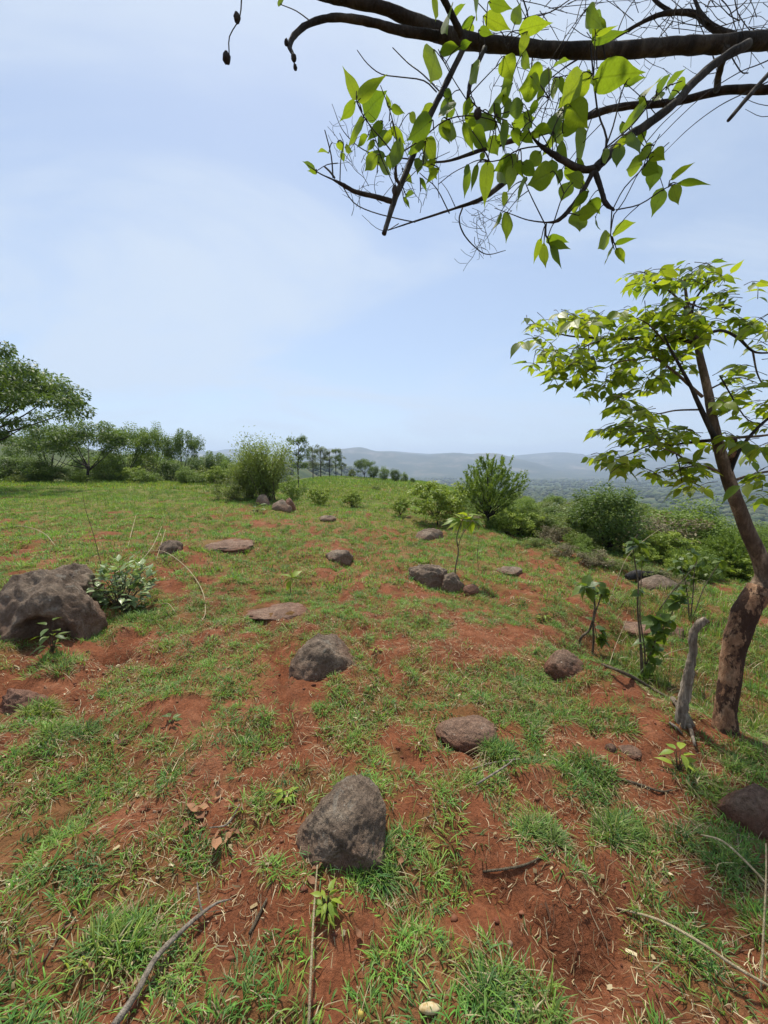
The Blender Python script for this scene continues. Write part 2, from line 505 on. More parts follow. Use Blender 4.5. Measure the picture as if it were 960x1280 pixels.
class Tubes:
    """collects tapered tubes into one mesh"""
    def __init__(self): self.V, self.F, self.T, self.n = [], [], [], 0
    def add(self, pts, radii, sides=8, rough=0.0, sub=3, seed=0, cap=True):
        p = np.array([tuple(q) for q in pts], float)
        r = np.array(radii, float) if np.ndim(radii) else np.full(len(p), float(radii))
        if len(r) != len(p): r = np.interp(np.linspace(0, 1, len(p)), np.linspace(0, 1, len(r)), r)
        if sub > 1 and len(p) > 2:                      # Catmull-Rom smoothing
            q = np.vstack([2 * p[0] - p[1], p, 2 * p[-1] - p[-2]])
            out, ro = [], []
            for i in range(len(p) - 1):
                a, b, c, d = q[i], q[i + 1], q[i + 2], q[i + 3]
                for k in range(sub):
                    t = k / sub
                    out.append(0.5 * ((2 * b) + (-a + c) * t + (2 * a - 5 * b + 4 * c - d) * t * t + (-a + 3 * b - 3 * c + d) * t ** 3))
                    ro.append(r[i] * (1 - t) + r[i + 1] * t)
            out.append(p[-1]); ro.append(r[-1])
            p, r = np.array(out), np.array(ro)
        tan = np.gradient(p, axis=0)
        tan /= np.linalg.norm(tan, axis=1)[:, None] + 1e-12
        ref = np.array([0, 0, 1.0]) if abs(tan[0][2]) < 0.9 else np.array([1.0, 0, 0])
        u = np.cross(tan[0], ref); u /= np.linalg.norm(u)
        ang = np.linspace(0, 2 * math.pi, sides, endpoint=False)
        rings = []
        for i in range(len(p)):
            u = u - tan[i] * np.dot(u, tan[i]); u /= np.linalg.norm(u) + 1e-12
            w = np.cross(tan[i], u)
            rings.append(p[i] + r[i] * (np.cos(ang)[:, None] * u + np.sin(ang)[:, None] * w))
        V = np.array(rings)
        if rough:
            c = p[:, None, :]
            s = np.mean(r)
            nz = fbm3((V.reshape(-1, 3) / max(s, 1e-4) * 0.8) + seed * 7.3, 3, seed) - 0.5
            V = c + (V - c) * (1 + rough * 2 * nz.reshape(len(p), sides, 1))
        m = len(p)
        V = V.reshape(-1, 3)
        i = np.arange(m - 1)[:, None] * sides; j = np.arange(sides)[None, :]; j2 = (j + 1) % sides
        F = np.stack([i + j, i + j2, i + sides + j2, i + sides + j], -1).reshape(-1, 4) + self.n
        T = []
        if cap:
            V = np.vstack([V, p[:1], p[-1:]])
            a, b = m * sides + self.n, m * sides + 1 + self.n
            jj = np.arange(sides); jj2 = (jj + 1) % sides
            T = np.vstack([np.stack([np.full(sides, a), jj2 + self.n, jj + self.n], -1),
                           np.stack([np.full(sides, b), (m - 1) * sides + jj + self.n, (m - 1) * sides + jj2 + self.n], -1)])
            self.T.append(T)
        self.V.append(V); self.F.append(F); self.n += len(V)
        return self
    def mesh(self, name, off=(0, 0, 0)):
        V = np.vstack(self.V) - np.array(tuple(off))
        F = [np.vstack(self.F)]
        if self.T: F.append(np.vstack(self.T))
        return mesh_np(name, V, F)

def tube_obj(name, pts, radii, mat, parent=None, off=(0, 0, 0), sides=8, rough=0.0, sub=3, seed=0):
    t = Tubes().add(pts, radii, sides, rough, sub, seed)
    return link(name, t.mesh(name, off), mat, parent)

# ---- leaf blades, one unit long, along +X, broad in Y, face +Z
def leaf_geo(width=0.42, droop=0.25, fold=0.25, wave=0.0, nl=7, peak=0.36, tip=1.0, ph=0.0):
    V, UV = [], []
    for i in range(nl + 1):
        t = i / nl
        w = width * 0.5 * (math.sin(math.pi * t ** (math.log(0.5) / math.log(peak))) ** 0.85) if 0 < t < 1 else 0.0
        w *= 1 - 0.62 * tip * float(sstep(0.52, 0.97, t))
        z = -droop * t * t
        for s in (-1, 0, 1):
            V.append((t, s * w, z + abs(s) * w * fold * (1 - 0.3 * t) + wave * w * math.sin(9 * t + ph + s)))
            UV.append((t, 0.5 + 0.5 * s * (w / (width * 0.5) if width else 0)))
    F = []
    for i in range(nl):
        a = i * 3
        F += [(a, a + 3, a + 4, a + 1), (a + 1, a + 4, a + 5, a + 2)]
    return np.array(V), np.array(F), np.array(UV)

def leaf_mesh(name, mat, **kw):
    V, F, UV = leaf_geo(**kw)
    me = mesh_np(name, V, F)
    uv = me.uv_layers.new(name='UVMap')
    li = np.zeros(len(me.loops), np.int32); me.loops.foreach_get('vertex_index', li)
    uv.data.foreach_set('uv', UV[li].astype(np.float32).ravel())
    me.materials.append(mat)
    return me

def leaf_matrix(base, tip, roll=0.0, up=Vector((0, 0, 1)), length=None, wscale=1.0):
    base, tip = Vector(base), Vector(tip)
    x = tip - base
    Ln = x.length if length is None else length
    x.normalize()
    z = up - x * up.dot(x)
    if z.length < 0.05:
        z = Vector((0.3, -1, 0.2)); z = z - x * z.dot(x)
    z.normalize()
    y = z.cross(x)
    q = Quaternion(x, roll)
    y, z = q @ y, q @ z
    m = Matrix((x * Ln, y * Ln * wscale, z * Ln)).transposed().to_4x4()
    m.translation = base
    return m

def place_leaf(me, m, parent, off, name='leaf'):
    o = bpy.data.objects.new(name, me)
    COL.objects.link(o)
    o.parent = parent
    m = m.copy(); m.translation = m.translation - Vector(off)
    o.matrix_local = m
    return o

# ------------------------------------------------------------------ where grass grows and where the soil lies bare
BARE = []          # (x, y, rx, strength)
for (px, py, rpx, st) in [(330, 885, 55, 0.55), (40, 840, 70, 0.75), (80, 868, 50, 0.4), (600, 790, 45, 0.45), (560, 770, 35, 0.4),
                          (800, 935, 70, 0.6), (850, 985, 60, 0.4), (700, 1020, 50, 0.2), (660, 1120, 45, 0.3), (190, 1010, 45, 0.3),
                          (300, 1120, 60, 0.4), (720, 1230, 55, 0.45), (250, 690, 40, 0.3), (75, 680, 55, 0.45), (180, 665, 40, 0.3),
                          (325, 655, 40, 0.4), (640, 775, 40, 0.35), (700, 700, 45, 0.25), (470, 760, 40, 0.25), (380, 905, 40, 0.3),
                          (140, 825, 35, 0.5), (100, 1060, 45, 0.35), (780, 1110, 45, 0.25), (400, 660, 35, 0.25),
                          (500, 640, 30, 0.25), (30, 1230, 40, 0.2), (450, 1200, 30, 0.2), (560, 1010, 26, 0.2), (690, 965, 40, 0.3)]:
    q = at(px, py)
    BARE.append((q.x, q.y, rpx / FPX * depth(q), st))
LUSH = []
for (px, py, rpx, st) in [(280, 1240, 75, 0.5), (560, 890, 55, 0.4), (250, 840, 60, 0.3), (650, 860, 35, 0.4), (600, 1200, 45, 0.3), (130, 960, 60, 0.25),
                          (90, 1140, 55, 0.3), (430, 900, 40, 0.2), (260, 1100, 45, 0.3), (900, 760, 60, 0.3), (540, 1170, 45, 0.2), (800, 1150, 40, .45), (690, 1110, 40, .4), (870, 1180, 45, .4), (760, 1240, 40, .3), (640, 1150, 30, .3), (930, 1110, 40, .4), (610, 1060, 30, .3)]:
    q = at(px, py)
    LUSH.append((q.x, q.y, rpx / FPX * depth(q), st))

def cover(x, y):
    r = np.hypot(x, y)
    n = 0.42 * fbm2(x * 2.3, y * 2.3, 3, 31) + 0.58 * fbm2(x * 6.8, y * 6.8, 2, 37)
    bias = np.interp(r, [0, 2, 4, 7, 12, 18, 30], [0.032, 0.036, 0.062, 0.095, 0.13, 0.19, 0.24])
    bias = bias + 0.10 * sstep(-2, -9, x) * sstep(8, 13, y)
    v = n + bias
    for (bx, by, br, st) in BARE: v = v - 0.32 * st * np.exp(-((x - bx) ** 2 + (y - by) ** 2) / (br * br))
    for (bx, by, br, st) in LUSH: v = v + 0.25 * st * np.exp(-((x - bx) ** 2 + (y - by) ** 2) / (br * br))
    return sstep(0.465, 0.545, v)

# ------------------------------------------------------------------ ground sheet
def graded(fine0, fine1, step, end0, end1, grow):
    a = list(np.arange(fine0, fine1 + 1e-6, step))
    s, v = step, a[-1]
    while v < end1:
        s *= grow; v += s; a.append(v)
    s, v, b = step, a[0], []
    while v > end0:
        s *= grow; v -= s; b.append(v)
    return np.array(b[::-1] + a)

gx = graded(-3.2, 3.4, 0.024, -9000, 9000, 1.052)
gy = graded(0.7, 4.2, 0.024, -600, 9500, 1.050)
GX, GY = np.meshgrid(gx, gy)
GZ = H(GX.ravel(), GY.ravel())
nx, ny = len(gx), len(gy)
ii = (np.arange(ny - 1)[:, None] * nx + np.arange(nx - 1)[None, :]).ravel()
GF = np.stack([ii, ii + 1, ii + nx + 1, ii + nx], -1)
gme = mesh_np('ground', np.stack([GX.ravel(), GY.ravel(), GZ], -1), GF)
gr = np.hypot(GX.ravel(), GY.ravel())
gc = np.zeros((len(gr), 3))
gc[:, 0] = cover(GX.ravel(), GY.ravel()) * np.interp(gr, [0, 4, 9, 16, 40], [0.10, 0.26, 0.6, 0.85, 0.92])
gc[:, 1] = sstep(90, 220, gr)
set_col(gme, gc, 'cover')
ground = tag(link('ground', gme, M['soil']), 'red earth hillside falling away to a wooded valley', 'ground', kind='structure')

# ------------------------------------------------------------------ mountains beyond the valley
sil = [(-900, 560), (-300, 566), (0, 572), (180, 572), (258, 570), (292, 562), (330, 570), (425, 566), (487, 564.5), (533, 568), (567, 566.5), (620, 572),
       (637, 570.5), (675, 566.5), (690, 565.5), (724, 570), (742, 567), (790, 563), (840, 568), (900, 565), (960, 561), (1300, 560), (2000, 562)]
mx = np.linspace(-7000, 9000, 300)
my = np.linspace(1900, 6600, 110)
MX, MY = np.meshgrid(mx, my)
xx, yy = MX.ravel(), MY.ravel()
RY = 4700.0
top = np.interp(xx / RY * FPX + 480, [s[0] for s in sil], [585 - s[1] for s in sil]) / FPX * RY * 1.0 + 1.5
env = sstep(1900, RY, yy) ** 1.25 * (1 - sstep(RY + 300, 6600, yy))
rid = 1 - np.abs(2 * fbm2(xx / 620, yy / 620, 5, 71) - 1)
spur = 1 - np.abs(2 * fbm2(xx / 330 + 9, yy / 900, 4, 75) - 1)
mid_ = np.exp(-((yy - 3300) / 480) ** 2) * np.clip(fbm2(xx / 900, yy / 3000, 3, 78) - 0.42, 0, 1) * 330
mz = -66 + (top + 66) * env * (0.62 + 0.30 * rid + 0.22 * (spur - 0.6) * (1 - sstep(RY - 500, RY, yy))) + mid_
crest = np.exp(-((yy - RY) / 330) ** 2)
mz = mz * (1 - crest) + crest * (top * (0.97 + 0.06 * rid) * np.where(True, 1, 1))
mi = (np.arange(109)[:, None] * 300 + np.arange(299)[None, :]).ravel()
mme = mesh_np('mountain_range', np.stack([xx, yy, mz], -1), np.stack([mi, mi + 1, mi + 301, mi + 300], -1))
mm, N_, L_, o_ = new_mat('wooded_mountain')
g_ = N_.new('ShaderNodeNewGeometry').outputs['Position']
c_ = ramp(N_, L_, noise(N_, L_, 0.004, 7, 0.65, g_, 0.4), [(0.36, (0.022, 0.034, 0.020)), (0.52, (0.045, 0.058, 0.032)), (0.60, (0.11, 0.10, 0.07)), (0.70, (0.26, 0.23, 0.19))])
L_.new(principled(N_, L_, c_, 0.95, None, 0.1), o_.inputs[0])
tag(link('mountain_range', mme, mm), 'long hazy blue mountain range beyond the valley', 'mountains', kind='structure')

# ------------------------------------------------------------------ grass
def blades(base, az, L, W, lean, col, nseg=3, tipcol=None):
    """base (n,3); flat tapering curved blades -> V,F,C"""
    n = len(base)
    d = np.stack([np.cos(az), np.sin(az), np.zeros(n)], -1)
    side = np.stack([-np.sin(az), np.cos(az), np.zeros(n)], -1)
    V, C = [], []
    for k in range(nseg + 1):
        t = k / nseg
        out = L * (lean * (0.45 * t + 0.55 * t * t))
        upz = L * (t * np.sqrt(np.clip(1 - 0.55 * lean * lean, 0.05, 1)) - 0.52 * lean * t * t)
        c = base + d * out[:, None] + np.array([0, 0, 1.0]) * upz[:, None]
        w = W * (0.75 + 0.5 * t - 1.1 * t * t) if k < nseg else None
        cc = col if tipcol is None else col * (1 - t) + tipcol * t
        if k < nseg:
            V += [c - side * w[:, None] * 0.5, c + side * w[:, None] * 0.5]; C += [cc, cc]
        else:
            V.append(c); C.append(cc)
    m = 2 * nseg + 1
    V = np.stack(V, 1).reshape(-1, 3); C = np.stack(C, 1).reshape(-1, 3)
    b = np.arange(n)[:, None] * m
    F4 = [np.hstack([b + 2 * k, b + 2 * k + 1, b + 2 * k + 3, b + 2 * k + 2]) for k in range(nseg - 1)]
    F3 = np.hstack([b + 2 * nseg - 2, b + 2 * nseg - 1, b + 2 * nseg])
    return V, (np.vstack(F4) if F4 else np.zeros((0, 4), int)), F3, C

GREENS = np.array([(0.092, 0.180, 0.034), (0.130, 0.232, 0.036), (0.170, 0.262, 0.042), (0.075, 0.162, 0.048), (0.190, 0.255, 0.060)])
STRAW = np.array([(0.40, 0.32, 0.18), (0.31, 0.23, 0.12), (0.48, 0.41, 0.26)])

class Soup:
    def __init__(self): self.V, self.F4, self.F3, self.C, self.n = [], [], [], [], 0
    def add(self, V, F4, F3, C):
        self.V.append(V); self.C.append(C)
        if len(F4): self.F4.append(F4 + self.n)
        if len(F3): self.F3.append(F3 + self.n)
        self.n += len(V)
    def mesh(self, name, off=(0, 0, 0)):
        F = []
        if self.F4: F.append(np.vstack(self.F4))
        if self.F3: F.append(np.vstack(self.F3))
        me = mesh_np(name, np.vstack(self.V) - np.array(tuple(off)), F, smooth=True)
        set_col(me, np.vstack(self.C))
        return me

def tufts(soup, cx, cy, rng, nb, rad_, Lr, Wr, leanr, nseg, straw=0.12, flop=None, tone=None):
    """grass tufts round centres; all arguments per blade are drawn here"""
    n = len(cx)
    tl = rng.uniform(0.7, 1.25, n)
    ti = rng.integers(0, len(GREENS), n)
    near_hue = rng.uniform(0.85, 1.15, (n, 3)) * np.array([1, 1, 1])
    # neighbouring tufts share a tint
    drift = fbm2(cx * 0.7, cy * 0.7, 2, 91)
    base_c = GREENS[ti] * near_hue
    base_c = base_c * (0.72 + 0.56 * drift)[:, None]
    k = rng.integers(int(nb * 0.6), int(nb * 1.4) + 1, n)
    idx = np.repeat(np.arange(n), k)
    m = len(idx)
    rr = rad_ * np.sqrt(rng.random(m)) * tl[idx]
    th = rng.random(m) * 2 * math.pi
    bx, by = cx[idx] + rr * np.cos(th), cy[idx] + rr * np.sin(th)
    bz = H(bx, by) - 0.004
    az = th + rng.normal(0, 0.8, m)
    L = rng.uniform(*Lr, m) * tl[idx]
    W = rng.uniform(*Wr, m)
    lean = np.clip(rng.normal(leanr, 0.22, m), 0.08, 1.15)
    col = base_c[idx] * rng.uniform(0.7, 1.35, m)[:, None]
    if tone is not None: col = col * np.asarray(tone)
    dry = rng.random(m) < straw
    col[dry] = STRAW[rng.integers(0, 3, dry.sum())] * rng.uniform(0.7, 1.1, dry.sum())[:, None]
    lean[dry] = np.clip(lean[dry] + 0.35, 0, 1.2)
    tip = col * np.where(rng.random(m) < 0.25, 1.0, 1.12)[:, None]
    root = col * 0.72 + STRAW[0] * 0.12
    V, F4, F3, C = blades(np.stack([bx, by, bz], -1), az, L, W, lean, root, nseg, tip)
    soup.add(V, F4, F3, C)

def scatter(rng, x0, x1, y0, y1, dens, wedge=1.08):
    n = int((x1 - x0) * (y1 - y0) * dens)
    x, y = rng.uniform(x0, x1, n), rng.uniform(y0, y1, n)
    k = np.abs(x) < wedge * y + 0.7
    x, y = x[k], y[k]
    k = rng.random(len(x)) < cover(x, y)
    return x[k], y[k]

# things that grass must not grow through: (x, y, r)
KEEP = []
def clear(x, y):
    k = np.ones(len(x), bool)
    for (a, b, r) in KEEP: k &= (x - a) ** 2 + (y - b) ** 2 > r * r
    return x[k], y[k]

# ------------------------------------------------------------------ stones
import bmesh
_ico = {}
def ico(sub):
    if sub not in _ico:
        bm = bmesh.new(); bmesh.ops.create_icosphere(bm, subdivisions=sub, radius=1)
        _ico[sub] = (np.array([v.co[:] for v in bm.verts]), np.array([[v.index for v in f.verts] for f in bm.faces]))
        bm.free()
    return _ico[sub]

def stone_mesh(name, rx, ry, rz, seed, rough=0.30, sub=5, flat=0.0, carve=None, facet=0.5):
    v, f = ico(sub)
    v = v.copy()
    rs = np.random.default_rng(seed)
    for _ in range(8):                                  # broken faces
        n = rs.normal(size=3); n[2] = n[2] * 0.6 + 0.35; n /= np.linalg.norm(n)
        d = rs.uniform(0.62, 0.92)
        s = v @ n
        k = s > d
        v[k] -= np.outer((s[k] - d) * min(0.9, facet * 1.5), n)
    nz = fbm3(v * 1.5 + seed, 5, seed, 0.55) - 0.5
    v = v * (1.06 + rough * 1.5 * nz)[:, None]
    nz2 = fbm3(v * 7 + seed, 4, seed + 5, 0.6) - 0.5
    v = v * (1 + rough * 0.46 * nz2)[:, None]
    nz3 = fbm3(v * 22 + seed, 3, seed + 9, 0.6) - 0.5
    v = v * (1 + rough * 0.24 * nz3)[:, None]
    if flat: v[:, 2] = np.where(v[:, 2] > 1 - flat, 1 - flat + (v[:, 2] - 1 + flat) * 0.25, v[:, 2])
    if carve is not None:
        c, r, dpt = carve
        d = np.linalg.norm((v - np.array(c)) / np.array(r), axis=1)
        w = 1 - sstep(0.45, 1.05, d)
        v -= np.outer(w * dpt, np.array(c) / np.linalg.norm(c))
    co = v * np.array([rx, ry, rz])
    me = mesh_np(name, co, f)
    low = 1 - sstep(-0.10, 0.85, v[:, 2] + 0.7 * (fbm3(v * 3, 3, seed + 2) - 0.5))
    set_f(me, low, 'dust')
    return me

def stone(px, py_base, wpx, hpx, label, mat='rock', seed=1, name='boulder', deep=0.9, sink=0.30, rough=0.30, flat=0.0, carve=None, rot=None, group=None, sub=5, facet=0.5, lean=(0, 0), dirt=0.8):
    """stone whose foot stands at that place, as wide and as tall as it looks there"""
    q = at(px, py_base)
    d = depth(q)
    rx = wpx / FPX * d / 2
    hz = hpx / FPX * d
    ry = rx * deep
    el = max(0.05, (CAM.z - q.z) / max(0.1, math.hypot(q.x, q.y)))
    rz = max(hz * 0.35, hz - 0.55 * ry * el) * 0.7
    me = stone_mesh(name, 1, 1, 1, seed, rough, sub, flat, carve, facet)
    co = np.zeros(len(me.vertices) * 3, np.float32); me.vertices.foreach_get('co', co); co = co.reshape(-1, 3)
    rt3 = np.array(Matrix.Rotation(rad(rot or 0), 3, 'Z'))
    sink = min(0.66, sink + 0.16)
    for _ in range(7):                               # settle size and seat so that it shows as wide and as tall as in the photograph
        cy = q.y + ry * 0.8
        z = float(H(q.x, cy)) + rz * (1 - 2 * sink)
        w3 = (co * np.array([rx, ry, rz])) @ rt3.T + np.array([q.x, cy, z])
        w3 = w3[w3[:, 2] > H(w3[:, 0], w3[:, 1])]
        if len(w3) < 8: rz *= 1.5; continue
        dp = (w3 - np.array(CAM)) @ np.array(CF)
        sx = 480 + FPX * (w3 @ np.array([1, 0, 0])) / dp
        sy = 640 - FPX * ((w3 - np.array(CAM)) @ np.array(CU)) / dp
        kx = wpx / max(4, sx.max() - sx.min()); rx *= min(1.5, max(.6, kx)); ry *= min(1.5, max(.6, kx))
        rz = max(0.18 * rx, rz * min(1.5, max(.6, hpx / max(3, py_base - sy.min()))))
    me.vertices.foreach_set('co', (co * np.array([rx, ry, rz], np.float32)).ravel()); me.update()
    cy = q.y + ry * 0.8
    z = float(H(q.x, cy)) + rz * (1 - 2 * sink)
    o = link(name, me, M[mat], None, (q.x, cy, z))
    o.rotation_euler = (0, 0, rad(rot or 0))
    KEEP.append((q.x, cy, min(rx, ry) * 0.92))
    if rx > ry * 1.25:
        KEEP.append((q.x - rx * 0.45, cy, ry * 0.8)); KEEP.append((q.x + rx * 0.45, cy, ry * 0.8))
    return tag(o, label, 'rock', group)

stone(72, 765, 96, 62, 'dark weathered boulder behind the overhanging one, beside the pale-leaved shrub', 'rock', 5, deep=0.8, sink=0.32, rough=0.42)
stone(28, 800, 152, 90, 'big brown boulder with a dark undercut hollow in its front face', 'rock', 8, deep=0.8, sink=0.22, rough=0.42, carve=((0.42, -0.80, -0.02), (0.62, 0.6, 0.46), 0.70))
stone(398, 847, 86, 56, 'rounded grey brown boulder pale with lichen on bare red soil', 'rock', 13, deep=1.15, sink=0.36, rough=0.34)
stone(426, 1085, 114, 118, 'large dark grey boulder with white flecks beside a leafy weed', 'rock', 21, deep=1.15, sink=0.32, rough=0.26, sub=6)
stone(338, 772, 90, 18, 'low flat brown slab of rock in the turf', 'rock_brown', 31, deep=0.8, sink=0.5, flat=0.0, rough=.4, name='flat_rock')
stone(590, 936, 80, 42, 'smooth brown half buried stone among grass tufts on red soil', 'rock_brown', 37, deep=0.8, sink=0.5, rough=0.25, name='buried_stone')
stone(540, 735, 56, 30, 'long dark ridge of rock beside the lime-leaved sapling', 'rock', 41, deep=0.7, rough=0.45, rot=-22, sink=0.32)
stone(566, 741, 30, 26, 'dark lump of rock touching the lower end of the long rock ridge', 'rock', 43, deep=0.8, rough=0.4, sink=0.34)
stone(590, 742, 22, 12, 'small pinkish stone at the foot of the lime-leaved sapling', 'rock_pink', 45, sink=0.4, sub=4, name='small_stone')
stone(424, 703, 36, 16, 'small dark boulder alone in the sparse grass uphill', 'rock', 47, rough=0.4, sub=4)
stone(276, 690, 64, 15, 'flat dark brown slab level with the ground on the upper slope', 'rock_brown', 53, deep=0.9, sink=0.5, flat=0.0, rough=.4, name='flat_rock')
stone(208, 692, 32, 17, 'small dark pointed rock beside dry straw stems', 'rock', 59, rough=0.45, sub=4)
stone(712, 845, 50, 34, 'brown block of stone at the top of the eroded red bank', 'rock_brown', 61, deep=0.8, sink=0.25, rough=0.3)
stone(327, 632, 19, 14, 'grey boulder under the feathery bush', 'rock', 67, sub=4, sink=0.25)
stone(350, 638, 26, 14, 'dark boulder in front of the feathery bush', 'rock', 71, sub=4)
stone(361, 637, 16, 15, 'brown boulder leaning on a dark one by the feathery bush', 'rock_pink', 73, sub=4, sink=0.25)
stone(538, 674, 36, 14, 'low dark outcrop in the grass above the rock ridge', 'rock', 79, deep=0.8, sub=4)
stone(408, 652, 22, 8, 'small low dark outcrop below the distant terrace', 'rock', 80, deep=0.8, sub=4)
stone(14, 890, 64, 30, 'pinkish flat stone on bare red soil below the big boulder', 'rock_pink', 83, deep=0.7, sink=0.5, flat=0.0, rough=.4, name='flat_rock')
stone(832, 738, 50, 20, 'dark low rock beside the charred log', 'rock', 89, deep=0.7, sub=4)
stone(952, 1045, 74, 66, 'reddish brown boulder half sunk in the bank below the leaning tree', 'rock_brown', 97, deep=0.8, sink=0.34, rough=0.24)
stone(792, 948, 30, 16, 'small orange brown stone on the red bank', 'rock_brown', 101, sub=4, sink=0.35, name='small_stone')
stone(766, 940, 16, 11, 'smallest reddish stone on the red bank', 'rock_brown', 103, sub=4, sink=0.35, name='small_stone')
stone(150, 930, 14, 8, 'small pale stone lying in the grass', 'rock_pink', 109, sub=3, sink=0.2, name='small_stone')
stone(802, 795, 40, 18, 'small brown rock behind the eroded bank', 'rock_brown', 113, sub=4, sink=0.35)
stone(850, 800, 26, 16, 'reddish rock behind the bleached dead stump', 'rock_brown', 127, sub=4, sink=0.3)
stone(640, 718, 34, 10, 'flat grey rock in the grass right of the lime-leaved sapling', 'rock', 131, sub=4, sink=0.4)

# ------------------------------------------------------------------ the tree whose limbs hang over the view (its trunk stands beside the camera)
LEAF_OVER = [leaf_mesh('canopy_leaf', M['leaf_over'], width=w, droop=d, fold=f, wave=wv, peak=pk, nl=8, ph=i) for i, (w, d, f, wv, pk) in
             enumerate([(0.44, 0.10, 0.12, 0.10, 0.34), (0.44, 0.20, 0.24, 0.08, 0.36), (0.44, -0.06, 0.10, 0.14, 0.33), (0.44, 0.14, 0.34, 0.12, 0.38)])]
tb = Vector((2.35, 0.35, float(H(2.35, 0.35)) - 0.06))
over = empty('overhanging_tree', tb, 'dark limbed tree reaching in overhead with large backlit green leaves', 'tree')

def px_pts(lst, d0, d1=None, jit=0.0):
    n = len(lst); out = []
    for i, (x, y) in enumerate(lst):
        t = i / max(1, n - 1)
        d = d0 if d1 is None else d0 + (d1 - d0) * t
        out.append(P(x, y, d + random.uniform(-jit, jit)))
    return out

def px_branch(name, lst, rpx, d0, d1, parent, mat, off, sides=9, rough=0.12, seed=0, sub=4, wig=0.0):
    pts = px_pts(lst, d0, d1)
    if wig:
        pts = [p + Vector([random.uniform(-wig, wig) for _ in range(3)]) for p in pts]
    dm = d0 if d1 is None else (d0 + d1) / 2
    rl_ = [ray(x, y).length ** 1.3 for x, y in lst]
    r = [max(0.0006, (v if v > 3 else 0.62 * v + 0.0) / FPX * dm / q) for v, q in zip(np.interp(np.linspace(0, 1, len(lst)), np.linspace(0, 1, len(rpx)), rpx), rl_)]
    return tube_obj(name, pts, r, M[mat], parent, off, sides, rough, sub, seed)

# trunk and main limb
fork = P(1120, 60, 1.35)
trunk_pts = [tb, tb + Vector((-0.02, 0.05, 0.7)), Vector((2.2, 0.55, Z0 + 1.5)), Vector((2.05, 0.8, Z0 + 2.1)), fork, fork + Vector((0.1, -0.25, 0.7)), fork + Vector((-0.1, -0.6, 1.5)), fork + Vector((-0.3, -0.8, 2.2))]
tube_obj('trunk', trunk_pts, [0.15, 0.125, 0.115, 0.105, 0.09, 0.06, 0.04, 0.015], M['bark_dark'], over, tb, 14, 0.12, 5, 3)
limb_px = [(1090, 55), (1010, 45), (960, 50), (900, 55), (850, 57), (780, 62), (700, 63), (640, 58), (580, 50), (545, 40), (515, 25), (480, 10), (440, 2), (400, -8), (360, -22)]
pts = [fork] + px_pts(limb_px, 1.32, 1.06)
rr_ = [v / FPX * 1.2 / 1.58 for v in (20, 19, 17, 16, 14.5, 14, 13, 12, 12, 13, 14, 10.5, 9, 8.5, 8, 6)]
tube_obj('limb', pts, rr_, M['bark_dark'], over, tb, 18, 0.20, 7, 5)
